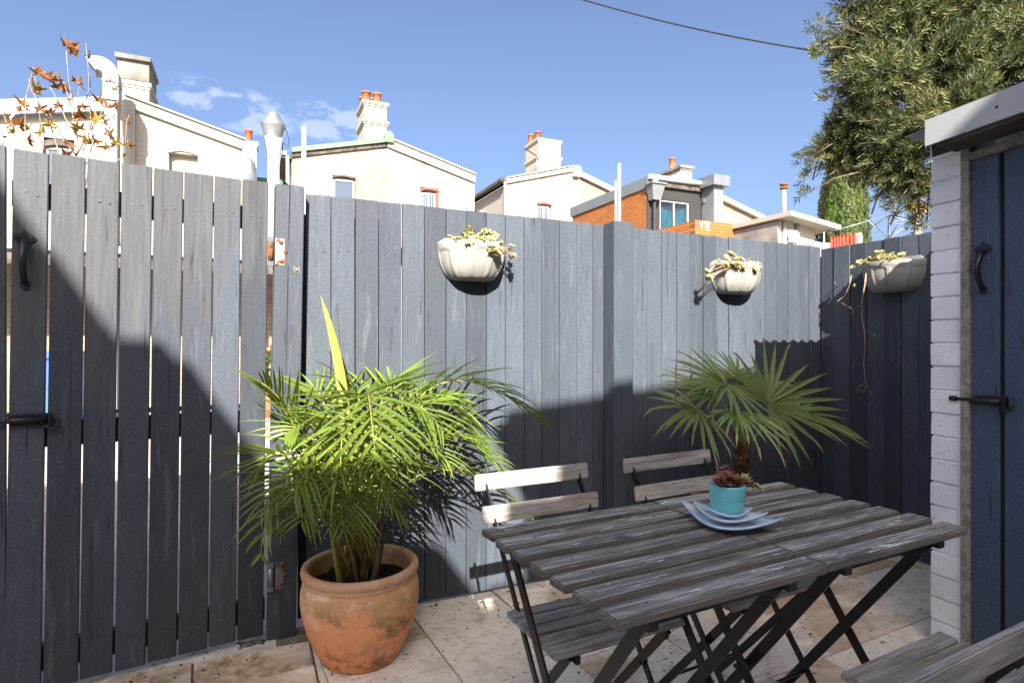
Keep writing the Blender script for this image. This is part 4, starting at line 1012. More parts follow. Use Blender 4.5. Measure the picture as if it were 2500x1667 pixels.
# ================================================================== BEYOND THE FENCE
def wall_with_holes(prof, y, z0, holes, depth, reveal=.14):
    """front wall in the plane Y=y under the outline prof [(x, z)...], pierced by rectangular holes, body going back by depth"""
    mb = MB()
    def zt(x):
        for (a, za), (b, zb) in zip(prof[:-1], prof[1:]):
            if a <= x <= b: return lerp(za, zb, (x-a)/(b-a)) if b > a else zb
        return prof[-1][1]
    xs = sorted(set([p[0] for p in prof] + [h[0] for h in holes] + [h[1] for h in holes]))
    for a, b in zip(xs[:-1], xs[1:]):
        if b-a < 1e-5: continue
        m = (a+b)/2; hh = sorted([h for h in holes if h[0] <= m <= h[1]], key=lambda h: h[2]); lo = z0
        e = 1e-6
        for h in hh:
            if h[2] > lo: mb.add([(a, y, lo), (b, y, lo), (b, y, h[2]), (a, y, h[2])], [(0,1,2,3)])
            lo = h[3]
        mb.add([(a, y, lo), (b, y, lo), (b, y, zt(b-e)), (a, y, zt(a+e))], [(0,1,2,3)])
    for x0, x1, a, b in holes:
        q = y+reveal
        mb.add([(x0,y,a),(x1,y,a),(x1,y,b),(x0,y,b),(x0,q,a),(x1,q,a),(x1,q,b),(x0,q,b)], [(0,4,5,1),(1,5,6,2),(2,6,7,3),(3,7,4,0),(4,7,6,5)])
    yb = y+depth
    for (a, za), (b, zb) in zip(prof[:-1], prof[1:]): mb.add([(a,y,za),(b,y,zb),(b,yb,zb),(a,yb,za)], [(0,1,2,3)])
    a, za = prof[0]; b, zb = prof[-1]
    mb.add([(a,y,z0),(a,y,za),(a,yb,za),(a,yb,z0)], [(0,1,2,3)]); mb.add([(b,y,z0),(b,yb,z0),(b,yb,zb),(b,y,zb)], [(0,1,2,3)])
    return mb
def strip(prof, y0, y1, up, dn):
    mb = MB()
    for (a, za), (b, zb) in zip(prof[:-1], prof[1:]):
        mb.add([(a,y0,za-dn),(b,y0,zb-dn),(b,y0,zb+up),(a,y0,za+up),(a,y1,za-dn),(b,y1,zb-dn),(b,y1,zb+up),(a,y1,za+up)], [(0,1,2,3),(7,6,5,4),(3,2,6,7),(0,4,5,1),(0,3,7,4),(1,5,6,2)])
    return mb
def window(parent, x0, x1, z0, z1, y, fw=.06, fmat='white_metal', mull=0, bars=0, grid=0, gl='glass', trans=None, arch=None):
    f = MB()
    f.box((x0, y, z1-fw), (x1, y+.05, z1)).box((x0, y, z0), (x1, y+.05, z0+fw)).box((x0, y+.001, z0+fw), (x0+fw, y+.049, z1-fw)).box((x1-fw, y+.001, z0+fw), (x1, y+.049, z1-fw))
    for k in range(mull): xx = lerp(x0, x1, (k+1)/(mull+1)); f.box((xx-fw*.35, y+.002, z0+fw), (xx+fw*.35, y+.046, z1-fw))
    if trans: f.box((x0+fw, y+.003, trans-fw*.4), (x1-fw, y+.045, trans+fw*.4))
    wd = ob('window', f, M[fmat], parent)
    ob('pane', MB().box((x0+fw*.5, y+.028, z0+fw*.5), (x1-fw*.5, y+.034, z1-fw*.5)), M[gl], wd)
    for k in range(bars): xx = lerp(x0+fw, x1-fw, (k+.5)/bars); ob('bar', MB().tube([(xx, y-.03, z0), (xx, y-.03, z1-.02)], .010, 6), M['white_plastic'], wd)
    if grid:
        g = MB()
        for k in range(1, grid): xx = lerp(x0+fw, x1-fw, k/grid); g.box((xx-.006, y+.020, z0+fw), (xx+.006, y+.026, z0+(z1-z0)*.62))
        for k in range(1, grid): zz = lerp(z0+fw, z0+(z1-z0)*.62, k/grid); g.box((x0+fw, y+.0185, zz-.006), (x1-fw, y+.0195, zz+.006))
        ob('security_grille', g, M['white_plastic'], wd)
    return wd
def arch_head(parent, x0, x1, zspring, rise, y, mat, h=.11, d=.06):
    p = [(lerp(x0, x1, i/12), zspring+rise*(1-(2*i/12-1)**2)) for i in range(13)]
    return ob('arch_head', MB().prism(p+[(x1, zspring-.0), (x0, zspring-.0)][::1] if False else p + [(a, z+h) for a, z in p[::-1]], y, y+d), M[mat], parent)
def chimney(parent, x0, x1, y0, y1, zb, zt, mat, pots, capm=None, bands=(.0, .45), band_h=.10, over=.06, name='chimney', pot_h=.45, pot_r=.10):
    ch_ = ob(name, MB().box((x0, y0, zb), (x1, y1, zt)), M[mat], parent)
    for b in bands:
        z = zt-b*(zt-zb)
        ob('band', MB().box((x0-over, y0-over, z-band_h), (x1+over, y1+over, z)).box((x0-over*.5, y0-over*.5, z-band_h*1.6), (x1+over*.5, y1+over*.5, z-band_h-.001)), M[capm or mat], ch_)
    for px, py in pots:
        ob('chimney_pot', MB().lathe([(pot_r*1.05, 0), (pot_r, .05), (pot_r*.95, pot_h*.88), (pot_r*1.15, pot_h*.9), (pot_r*1.15, pot_h), (pot_r*.8, pot_h), (pot_r*.75, pot_h*.6)], 14, (px, py, zt)), M['pot_clay'], ch_)
    return ch_

# ---- house at the far left -------------------------------------------------
h1 = thing('cream_house', 'cream rendered house behind the gate with white capped parapet and grey topped chimney', 'house', (-2.121, 14, 0))
L1 = [(-4.688, 5.015), (-2.326, 5.484)]; S1 = [(-2.083, 5.668), (-0.04, 5.114)]
wl = (-3.316, -2.861, 3.833, 4.8); wb = (-1.38, -0.889, 3.643, 4.778)
ob('wall', wall_with_holes(L1+[(S1[0][0]-.02, L1[1][1]), (S1[0][0], S1[0][1]), S1[1]], 13, -.1, [wl, wb], 7), M['cream'], h1)
ob('parapet_cap', strip(L1, 12.88, 20, .15, .0), M['white_metal'], h1)
ob('gutter', strip([(a, z-.06) for a, z in L1], 12.84, 12.99, .05, .06), M['galv_paint'], h1)
ob('coping', strip(S1, 12.93, 20, .05, .14), M['cream_clean'], h1)
ob('coping_cap', strip([(a, z+.05) for a, z in S1], 12.88, 20, .03, -.001), M['cream_clean'], h1)
window(h1, wl[0], wl[1], wl[2], wl[3]-.14, 13.08, .05, 'white_metal', 1)
arch_head(h1, wl[0], wl[1], wl[3]-.16, .05, 13.02, 'dark_timber', .10, .06)
arch_head(h1, wb[0]-.02, wb[1]+.02, wb[3]-.02, .06, 12.97, 'cream_clean', .06, .05)
chimney(h1, -2.287, -1.781, 13.6, 14.5, 5.446, 6.247, 'cream_clean', [], None, (.0,), .08, .04)
ch1 = ob('chimney_top', MB().box((-2.3, 13.55, 6.255), (-1.774, 14.55, 6.632)).box((-2.333, 13.48, 6.632+.001), (-1.739, 14.62, 6.72)), M['chimney_grey'], h1)
ob('downpipe', MB().tube([(-0.062, 12.92, 0), (-0.062, 12.92, 4.999), (S1[1][0]-.12, 12.96, S1[1][1]-.05)], .045, 8), M['cream_clean'], h1)
ob('downpipe', MB().tube([(-2.156+.14, 12.9, 0), (-2.156+.14, 12.9, 5.603)], .10, 10), M['cream_clean'], h1)
# neighbour's low chimney seen past its right edge
nb = thing('white_chimney_stack', 'narrow white chimney with one clay pot beside the cream house', 'chimney', (0.095, 17.2, 0))
chimney(nb, -0.052, 0.204, 17, 17.6, 0, 6.408, 'white_metal', [((0.017), 17.3)], None, (.0, .27), .08, .05, 'stack', .38, .09)
ob('flue_cowl', MB().tube([(0.016, 16.8, 0), (0.016, 16.8, 5.502)], .20, 12).lathe([(.20, 0), (.16, .3), (.05, .42), (0, .43)], 12, (0.016, 16.8, 5.502)), M['galv'], nb)
gs = thing('green_roof_annex', 'low annex with a dark green gutter just showing over the gate', 'building', (0.363, 18.5, 0))
ob('wall', MB().box((-0.055, 18, 0), (0.898, 21, 5.507)), M['pink_cream'], gs)
ob('gutter', MB().box((-0.055-.1, 17.85, 5.564), (0.898, 18.1, 5.713)), M['green_dark'], gs)

# ---- goose-neck duct -------------------------------------------------------
dk = thing('gooseneck_duct', 'square galvanised duct with curved gooseneck outlet in front of the cream house', 'duct', (-2.182, 12.4, 0))
mb = MB()
def sq(c, ang, hw, hd):
    n_ = Vector((math.cos(ang), 0, math.sin(ang))); u_ = Vector((-n_.z, 0, n_.x)); 
    return [c+u_*hw+Vector((0, -hd, 0)), c-u_*hw+Vector((0, -hd, 0)), c-u_*hw+Vector((0, hd, 0)), c+u_*hw+Vector((0, hd, 0))]
def sqduct(secs):
    o = len(mb.v)
    for s_ in secs: mb.v.extend([tuple(p) for p in s_])
    for i in range(len(secs)-1):
        for k in range(4):
            a = o+i*4+k; b = o+i*4+(k+1) % 4; mb.f.append((a, b, b+4, a+4)); mb.mi.append(0); mb.sm.append(False)
dx, dz0 = -2.153, 5.734
hwid = (-2.045--2.248)/2
bend = hwid*1.75
secs = [sq(Vector((dx, 12.25, 0)), R(90), hwid*.92, .15), sq(Vector((dx, 12.25, 5.223)), R(90), hwid*.92, .15), sq(Vector((dx, 12.25, 5.344)), R(90), hwid*1.12, .17)]
cc = Vector((dx-bend, 12.25, dz0))
for i in range(9):
    a = R(lerp(0, 128, i/8)); secs.append(sq(cc+Vector((math.cos(a)*bend, 0, math.sin(a)*bend)), a+R(90), hwid*1.12, .17))
sqduct(secs)
ob('duct', mb, M['galv_paint'], dk)
for zz in (5.322, 5.627): ob('flange', MB().box((dx-hwid*1.2, 12.06, zz-.012), (dx+hwid*1.2, 12.44, zz+.012)), M['galv'], dk)

# ---- carport across the lane, with the cowled flue ------------------------
cp = thing('carport', 'low tin roofed carport across the lane, glimpsed between the gate slats', 'carport', (1.0, 11.5, 0))
ob('roof', MB().add([(-9, 11.0, 2.58), (1.15, 11.0, 2.58), (1.15, 12.8, 2.95), (-9, 12.8, 2.95), (-9, 11.0, 2.55), (1.15, 11.0, 2.55), (1.15, 12.8, 2.92), (-9, 12.8, 2.92)], [(0,1,2,3), (7,6,5,4), (0,4,5,1), (1,5,6,2), (2,6,7,3), (3,7,4,0)]), M['roof_tin'], cp)
ob('beam', MB().box((-9, 11.08, 2.33), (1.1, 11.16, 2.53)), M['dark_timber'], cp)
for x in (-6, -2.6, -.2, 1.0): ob('post', MB().box((x-.06, 11.1, -.03), (x+.06, 11.2, 2.33)), M['dark_timber'], cp)
ob('back_wall', MB().box((-9, 12.6, -.03), (1.1, 12.7, 2.5)), M['brick_buff'], cp)
fu = thing('cowled_flue', 'tall square galvanised flue with round cowl standing above the gate post', 'flue', (0.48, 13.5, 2.5))
fx, fy = 0.488, 13.5
w2 = (0.609-0.376)/2
z1, z2, z3, z4, z5 = 5.069, 5.441, 5.501, 5.726, 5.969
def cbox(mb, w0, d0, za, w1, d1, zb):
    mb.add([(fx-w0,fy-d0,za),(fx+w0,fy-d0,za),(fx+w0,fy+d0,za),(fx-w0,fy+d0,za),(fx-w1,fy-d1,zb),(fx+w1,fy-d1,zb),(fx+w1,fy+d1,zb),(fx-w1,fy+d1,zb)], [(0,1,5,4),(1,2,6,5),(2,3,7,6),(3,0,4,7),(4,5,6,7),(0,3,2,1)])
m = MB(); cbox(m, w2, w2, 2.6, w2, w2, z1); ob('shaft', m, M['galv_paint'], fu)
m = MB(); cbox(m, w2*1.02, w2*1.02, z1+.001, w2*1.55, w2*1.55, z2); ob('transition', m, M['galv'], fu)
for zz in (4.013, 5.051): ob('flange', MB().box((fx-w2*1.08, fy-w2*1.08, zz-.02), (fx+w2*1.08, fy+w2*1.08, zz+.02)), M['galv'], fu)
ob('cowl', MB().lathe([(w2*1.5, z2), (w2*1.55, z3), (w2*2.05, z4-.03), (w2*2.15, z4), (w2*2.05, z4+.02), (w2*1.22, z5-.06), (w2*1.05, z5), (w2*.9, z5+.02), (0, z5+.03)], 26, (fx, fy, 0)), M['galv'], fu)
ob('bracket', MB().bar((fx+w2, fy, 4.666), (0.936+.3, fy+2, 4.666), .03, .03), M['dark_timber'], fu)
ob('cable', MB().tube([(fx+w2*2.05, fy, z4-.02), (fx+w2*2.7, fy, z4-.25), (fx+w2*2.5, fy, z4-.42), (fx+w2*1.6, fy, z4-.33), (fx+w2*1.5, fy-.05, z2-.4)], .010, 5), M['black_iron'], fu)

# ---- double fronted pale house in the middle -------------------------------
h2 = thing('pale_brick_house', 'pale house with green roof edge, patchy left wall and four potted chimney', 'house', (4.009, 20, 0))
A1 = [(1.201, 6.796), (4.075, 7.493)]; A2 = [(4.075, 7.585), (7.053, 6.764)]
w1 = (2.39, 3.085, 4.659, 6.317); w2_ = (5.164, 5.792, 4.871, 6.237)
ob('wall', wall_with_holes(A1, 19, -.1, [w1], 8), M['peel'], h2)
ob('painted_wall', wall_with_holes(A2, 18.99, -.1, [w2_], 8), M['pink_cream'], h2)
ob('green_barge', strip(A1, 18.86, 27, .17, -.03), M['green_tin'], h2)
ob('brick_soffit', strip(A1, 18.93, 18.99, .028, .10), M['dark_timber'], h2)
ob('coping', strip(A2, 18.90, 27, .06, .20), M['pink_cream'], h2)
ob('coping_cap', strip([(a, z+.06) for a, z in A2], 18.84, 27, .05, -.001), M['cream_clean'], h2)
kx0, kx1 = 3.97, 4.247; kz = 7.523
ob('ridge_cap', MB().prism([(kx0, kz-.02), (kx1, kz-.02)] + [((kx0+kx1)/2+(kx1-kx0)/2*math.cos(math.pi*i/10), kz+.17+.16*math.sin(math.pi*i/10)) for i in range(11)], 18.80, 27), M['green_tin'], h2)
ob('side_eave', MB().bar((A1[0][0]-.22, 18.85, A1[0][1]-.02), (A1[0][0]-.22, 26.5, A1[0][1]-.05), .14, .12), M['white_metal'], h2)
ob('eave_soffit', MB().box((A1[0][0]-.30, 18.9, A1[0][1]-.16), (A1[0][0]-.005, 26.5, A1[0][1]-.10)), M['dark_timber'], h2)
ob('downpipe', MB().tube([(A1[0][0]-.12, 18.9, 0), (A1[0][0]-.12, 18.9, A1[0][1]-.1)], .05, 8), M['cream_clean'], h2)
window(h2, w1[0]+.02, w1[1]-.02, w1[2], w1[3]-.10, 19.06, .06, 'white_metal', 0, 0, 12)
arch_head(h2, w1[0]-.01, w1[1]+.01, w1[3]-.10, .08, 18.985, 'dark_timber', .05, .05)
window(h2, w2_[0]+.02, w2_[1]-.09, w2_[2], w2_[3]-.16, 19.06, .05, 'white_metal', 1, 6)
ob('red_reveal', MB().box((w2_[1]-.085, 19.0, w2_[2]), (w2_[1]-.002, 19.12, w2_[3]-.12)), M['maroon'], h2)
arch_head(h2, w2_[0]-.01, w2_[1]+.03, w2_[3]-.13, .06, 18.97, 'maroon', .07, .06)
chimney(h2, 3.615, 4.383, 20.5, 21.7, 7.542, 9.382, 'cream_clean', [(3.725+.02, 20.85), (4.115, 20.85), (3.656+.1, 21.4), (4.017, 21.4)], None, (.0, .345), .10, .07, 'chimney', .42, .145)
vp = thing('vent_pipe', 'white vent pipe standing left of the pale brick house window', 'pipe', (1.306, 16, 0))
ob('pipe', MB().tube([(1.306, 16, 0), (1.306, 16, 6.605)], .060, 12), M['white_plastic'], vp)
ob('cap', MB().lathe([(.064, -.06), (.064, .0), (.03, .03), (0, .035)], 12, (1.306, 16, 6.636)), M['white_plastic'], vp)

# ---- second pale house -----------------------------------------------------
h3 = thing('pale_house', 'pale house with two potted chimney and aerial, right of the green edged house', 'house', (12.106, 25, 0))
B1 = [(10.409, 8.261), (13.765, 9.182), (14.071, 9.218)]
w3 = (11.92, 12.65, 6.257, 7.448)
ob('wall', wall_with_holes(B1, 24, -.1, [w3], 9), M['pink_cream'], h3)
ob('coping', strip(B1[:2], 23.9, 33, .08, .14), M['pink_cream'], h3)
ob('coping_cap', strip([(a, z+.08) for a, z in B1[:2]], 23.84, 33, .05, -.001), M['cream_clean'], h3)
kx0, kx1 = 13.721, 14.138; kz = 9.086
ob('ridge_knob', MB().prism([(kx0, kz-.3), (kx1, kz-.3)] + [((kx0+kx1)/2+(kx1-kx0)/2*math.cos(math.pi*i/10), kz+.06+.16*math.sin(math.pi*i/10)) for i in range(11)], 23.8, 24.4), M['cream_clean'], h3)
ob('side_eave', MB().bar((B1[0][0]-.2, 23.9, B1[0][1]), (B1[0][0]-.2, 33, B1[0][1]-.02), .16, .14), M['dark_timber'], h3)
ob('downpipe', MB().tube([(B1[0][0]-.10, 23.9, 0), (B1[0][0]-.10, 23.9, B1[0][1]-.1)], .06, 8), M['cream_clean'], h3)
ob('wall_lamp', MB().box((B1[0][0]-.30, 26.5, B1[0][1]-1.0), (B1[0][0]-.01, 26.8, B1[0][1]-.85)), M['cream_clean'], h3)
window(h3, w3[0]+.02, w3[1]-.08, w3[2], w3[3]-.14, 24.06, .05, 'white_metal', 1, 6)
arch_head(h3, w3[0]-.01, w3[1]+.03, w3[3]-.12, .06, 23.97, 'maroon', .08, .06)
chimney(h3, 12.731, 13.937, 25.5, 26.9, 8.971, 10.934, 'cream_clean', [(13.018, 26.1), (12.885, 26.6)], None, (.0, .42), .11, .07, 'chimney', .5, .15)
an = thing('tv_aerial', 'thin tv aerial fixed to the chimney of the second pale house', 'aerial', (12.588, 25.3, 5))
ax, az_ = 12.279, 10.022
ob('boom', MB().tube([(ax-.45, 25.2, az_+.22), (ax+.22, 25.2, az_-.08)], .018, 6), M['black_iron'], an)
for k in range(6): q = Vector((ax-.42+.11*k, 25.2, az_+.205-.05*k)); ob('element', MB().tube([q+Vector((-.08, -.35, -.12)), q+Vector((.08, .35, .12))], .009, 5), M['black_iron'], an)
ob('mast', MB().tube([(ax+.22, 25.2, az_-1.0), (ax+.22, 25.2, az_+.05)], .018, 6), M['galv'], an)
bk = thing('brick_gable', 'buff brick gable with white barge right of the second pale house', 'building', (16.783, 27, 0))
G1 = [(15.83, 9.945), (18.072, 9.251)]
ob('wall', wall_with_holes(G1, 27, -.1, [], 4), M['brick_buff'], bk)
ob('barge', strip(G1, 26.8, 31, .12, .16), M['white_metal'], bk)

# ---- charcoal and orange brick building -----------------------------------
h4 = thing('charcoal_building', 'orange brick and charcoal painted building with teal curtained window', 'building', (12.0, 16, 0))
X4 = 11.237; X4b = 13.857; Z4 = 6.186
wx = (11.719, 12.879, 4.179, 5.596)
ob('front_wall', wall_with_holes([(X4, Z4), (X4b, Z4)], 15, -.1, [wx], .3, .2), M['charcoal'], h4)
ob('side_wall', MB().box((X4-.004, 15.04, -.1), (X4+.2, 19.6, Z4-.30)), M['brick_orange_x'], h4)
ob('side_cap', MB().box((X4-.05, 14.92, Z4-.299), (X4+.25, 19.7, Z4+.05)), M['galv_paint'], h4)
ob('roof', MB().box((X4+.2, 15.1, Z4-.12), (X4b, 19.5, Z4+.02)), M['roof_tin'], h4)
ob('back_wall', MB().box((X4+.21, 19.3, -.1), (X4b, 19.5, Z4-.13)), M['charcoal'], h4)
ob('gutter', MB().tube([(X4-.05, 14.86, Z4+.02), (X4b+.10, 14.86, Z4+.02)], .085, 10), M['gutter_grey'], h4)
ob('fascia', MB().box((X4, 14.90, Z4-.22), (X4b+.05, 14.985, Z4-.06)), M['dark_timber'], h4)
wd = window(h4, wx[0], wx[1], wx[2], wx[3], 15.03, .05, 'white_metal', 1, 0, 0, 'glass_clear')
cu = MB(); nc = 70
for j in range(12):
    for i in range(nc+1):
        u, v = i/nc, j/11; sag = .30*(1-(2*u-1)**2)*(1-v)*1.0
        cu.v.append((lerp(wx[0], wx[1], u), 15.15+.03*math.sin(u*34+math.sin(v*3)*1.4)*(.3+v)+.02*math.sin(u*13+v*5), lerp(wx[3]-.10-sag*.7, wx[2], v)))
for j in range(11):
    for i in range(nc): a = j*(nc+1)+i; cu.f.append((a, a+1, a+nc+2, a+nc+1)); cu.mi.append(0); cu.sm.append(True)
ob('curtain', cu, M['curtain'], wd)
rhx, rhz = 11.393, 5.752
ob('rain_head', MB().add([(rhx-.14,14.72,rhz-.26),(rhx+.14,14.72,rhz-.26),(rhx+.14,14.95,rhz-.26),(rhx-.14,14.95,rhz-.26),(rhx-.24,14.62,rhz+.20),(rhx+.24,14.62,rhz+.20),(rhx+.24,14.97,rhz+.20),(rhx-.24,14.97,rhz+.20)], [(0,3,2,1),(4,5,6,7),(0,1,5,4),(1,2,6,5),(2,3,7,6),(3,0,4,7)]).box((rhx-.28, 14.58, rhz+.201), (rhx+.28, 14.975, rhz+.25)), M['galv_paint'], h4)
ob('rain_elbow', MB().tube([(rhx+.08, 14.86, Z4-.05), (rhx+.08, 14.84, Z4-.22), (rhx-.04, 14.82, rhz+.36), (rhx-.04, 14.82, rhz+.22)], .06, 10), M['white_plastic'], h4)
ob('downpipe', MB().tube([(rhx, 14.84, 0), (rhx, 14.84, rhz-.25)], .05, 8), M['charcoal'], h4)
lx, lz = 13.38, 5.705
ob('spot_lamp', MB().lathe([(0, .12), (.04, .10), (.05, 0), (.09, -.10), (.07, -.11)], 12, (lx, 14.85, lz)).tube([(lx-.02, 14.85, lz+.1), (lx-.05, 14.99, lz+.14)], .018, 6), M['galv'], h4)
lw = thing('brick_parapet', 'low orange brick parapet in front of the charcoal building', 'wall', (11.2, 13, 0))
PX_, PZ_ = 10.926, 4.418; PXb = 13.176
ob('front', MB().box((PX_, 12.5, -.1), (PXb, 12.72, PZ_)), M['brick_orange_y'], lw)
ob('side', MB().box((PX_-.003, 12.721, -.1), (PX_+.22, 14.6, PZ_-.003)), M['brick_orange_x'], lw)
m = MB()
for xx, ln in ((.19, .16), (.235, .24), (.30, .10), (.37, .28), (.41, .19), (.455, .30), (.50, .12)): m.prism([(PX_+xx-.016, PZ_-.02), (PX_+xx+.018, PZ_-.02), (PX_+xx+.012, PZ_-ln*.7), (PX_+xx, PZ_-ln), (PX_+xx-.010, PZ_-ln*.75)], 12.495, 12.499)
ob('bird_dropping', m, M['white_metal'], lw)
dt = thing('roof_duct', 'square galvanised duct with boxy hood at the right of the charcoal building', 'duct', (13.672, 14.6, 0))
dxa, dxb = 13.336, 13.72
ob('shaft', MB().box((dxa, 14.4, 0), (dxb, 14.95, 6.086)), M['galv_paint'], dt)
ob('hood', MB().box((dxa-.14, 14.25, 6.048), (dxb+.14, 15.15, 6.37)), M['galv'], dt)
c4 = thing('flaky_chimney', 'short flaking grey chimney with one clay pot above the charcoal roof', 'chimney', (16.843, 20, 0))
chimney(c4, 16.712, 17.304, 20, 21.2, 0, 8.622, 'chimney_flaky', [(16.756, 20.6)], 'chimney_grey', (.0, .075), .12, .08, 'stack', .45, .13)
b5 = thing('brick_gable', 'buff brick gable sloping down right of the boxy roof duct', 'building', (20.1, 20, 0))
G2 = [(17.548, 7.812), (21.583, 6.69)]
ob('wall', wall_with_holes(G2, 20, -.1, [], 3), M['brick_buff'], b5)
ob('barge', strip(G2, 19.8, 23, .08, .14), M['cream_clean'], b5)
pp = thing('vent_pipe', 'tall white vent pipe in front of the orange brick side wall', 'pipe', (9.534, 14, 0))
ob('pipe', MB().tube([(9.534, 14, 0), (9.534, 14, 6.137)], .048, 12), M['white_plastic'], pp)
ob('cap', MB().lathe([(.052, -.05), (.052, .0), (.02, .03), (0, .032)], 12, (9.534, 14, 6.148)), M['white_plastic'], pp)
pp = thing('vent_pipe', 'thin short white pipe just left of the tall white vent pipe', 'pipe', (9.411, 14.1, 0))
ob('pipe', MB().tube([(9.479, 14.1, 0), (9.479, 14.1, 5.695)], .026, 10), M['white_plastic'], pp)

# ---- flat roofed hut --------------------------------------------------------
hu = thing('flat_roofed_hut', 'cream flat roofed hut with rusty vent pipe left of the cypress', 'hut', (13.017, 12, 0))
HX0, HX1, HZ = 12.335, 13.618, 4.275
ob('wall', MB().box((HX0, 11, -.1), (HX1, 13.5, HZ-.04)), M['cream_clean'], hu)
ob('side_render', MB().box((HX0-.04, 11.02, -.1), (HX0-.002, 14.6, HZ-.05)), M['grey_render'], hu)
zl, zr = HZ+.12, HZ-.10
ob('roof', MB().add([(HX0-.12,10.55,zl-.12),(HX1+.40,10.55,zr-.12),(HX1+.40,14,zr-.12),(HX0-.12,14.6,zl-.12),(HX0-.12,10.55,zl),(HX1+.40,10.55,zr),(HX1+.40,14,zr),(HX0-.12,14.6,zl)], [(0,3,2,1),(4,5,6,7),(0,1,5,4),(1,2,6,5),(2,3,7,6),(3,0,4,7)]), M['cream_clean'], hu)
for x in (12.464, 12.914): ob('downpipe', MB().tube([(x, 10.95, 0), (x, 10.95, HZ-.08)], .05, 8), M['cream_clean'], hu)
mbx = ob('meter_box', MB().box((12.493, 10.84, 3.686), (12.796, 10.99, 3.988)), M['white_metal'], hu)
ob('fan_grille', MB().lathe([(0, .02), (.05, .018), (.10, 0), (.12, .012), (.13, 0)], 16), M['gutter_grey'], mbx, loc=(12.578, 10.83, 3.824), rot=(R(90), 0, 0))
ob('pole', MB().tube([(13.659, 12, HZ-.2), (13.628, 12, 5.45)], .055, 10), M['white_metal'], hu)
ob('pole_cap', MB().lathe([(.05, 0), (.11, .0), (.11, .04), (.06, .05), (.06, .09), (.12, .10), (.10, .15), (0, .17)], 14, (13.628, 12, 5.416)), M['rust'], hu)
ob('roof_vent', MB().lathe([(.09, 0), (.09, .10), (.15, .11), (.11, .18), (.03, .22), (.02, .32), (0, .33)], 14, (14.184, 12, HZ+.02)), M['maroon'], hu)
ob('bulb', MB().lathe([(0, -.06), (.05, -.03), (.06, 0), (.04, .05), (0, .06)], 10, (HX1+.28, 10.8, HZ-.26)), M['white_plastic'], hu)
ac = thing('air_conditioner', 'boxy outdoor unit beside curly white railing left of the hut', 'machine', (13.102, 12, 3))
ob('casing', MB().box((12.621, 11.6, 3.0), (12.888, 12.0, 4.074)), M['white_metal'], ac)
ra = ob('railing', MB().tube([(12.453, 11.8, 3), (12.453, 11.8, 4.118), (12.793, 11.8, 4.085), (12.823, 11.8, 3)], .016, 6).tube([(12.541+.085*math.cos(i*.628), 11.8, 3.994+.085*math.sin(i*.628)) for i in range(11)], .012, 5).tube([(12.63, 11.8, 3.953), (12.808, 11.8, 3.986)], .012, 5), M['white_metal'], ac)

# ---- picket fence, clothes hoist, far palm, small things --------------------
pk = thing('picket_fence', 'row of red pointed pickets ending in a white post below the cypress', 'fence', (10.703, 8, 0))
for X_, zt in zip([10.366, 10.458, 10.539, 10.621, 10.714, 10.82, 10.933, 11.035], (3.219, 3.234, 3.248, 3.262, 3.285, 3.309, 3.325, 3.341)):
    ob('picket', MB().prism([(X_-.022, 0), (X_+.022, 0), (X_+.022, zt-.10), (X_, zt), (X_-.022, zt-.10)], 8.0, 8.02), M['red_paint'], pk)
ob('rail', MB().box((10.336, 8.022, 1.6), (11.125, 8.05, 1.68)), M['red_paint'], pk)
wp = 11.156
ob('end_post', MB().prism([(wp-.045, 0), (wp+.045, 0), (wp+.045, 3.293)] + [(wp+.045*math.cos(math.pi*i/8), 3.293+.045*math.sin(math.pi*i/8)) for i in range(1, 8)] + [(wp-.045, 3.293)], 7.97, 8.06), M['white_metal'], pk)
lo = thing('white_roof_edge', 'low white roof edge between the hut and the red pickets', 'roof', (12.659, 10, 2.8))
ob('slab', MB().box((12.352, 10, 0), (12.943, 11.4, 3.552)), M['white_metal'], lo)
ob('thin_pole', MB().tube([(12.56, 9.9, 0), (12.56, 9.9, 3.775)], .018, 6), M['white_plastic'], lo)
ho = thing('clothes_hoist', 'rotary clothes hoist with thin struts right of the cypress', 'clothes hoist', (15.068, 10, 0))
hxp = Vector((15.068, 10, 4.422))
ob('mast', MB().tube([(hxp.x, 10, 0), hxp], .030, 8), M['galv'], ho)
for dx_, dy_ in ((1.55, -.4), (-1.35, .5), (.45, 1.3), (-.5, -1.2)):
    e = hxp+Vector((dx_, dy_, -.42)); kn = hxp+Vector((dx_*.42, dy_*.42, -.12)); lw_ = hxp+Vector((0, 0, -.62))
    ob('arm', MB().tube([hxp, e], .016, 6), M['galv'], ho); ob('strut', MB().tube([kn, lw_], .013, 6), M['galv'], ho)
A4 = [hxp+Vector((a, b, -.42)) for a, b in ((1.55, -.4), (.45, 1.3), (-1.35, .5), (-.5, -1.2))]
for i in range(4):
    for k in (1.0, .72): ob('wire', MB().tube([hxp+(A4[i]-hxp)*k, hxp+(A4[(i+1) % 4]-hxp)*k], .004, 4), M['galv'], ho)
fp2 = thing('distant_palm', 'distant palm with a skirt of dead fronds behind the clothes hoist', 'palm', (42.197, 26, 0))
tx, tz = 42.197, 10.594
ob('trunk', MB().tube([(tx, 26, 0), (tx, 26, tz)], [.26, .20], 10), M['twig'], fp2)
cr = MB(); sk = MB()
for k in range(70):
    a = rnd.uniform(0, 6.28); e = rnd.uniform(-1.4, -.2); d = Vector((math.cos(a)*math.cos(e), math.sin(a)*math.cos(e), math.sin(e)))
    leaflet(sk, Vector((tx, 26, tz+.2)), d, Vector((0, 0, 1)), rnd.uniform(.7, 1.1), .16, .25)
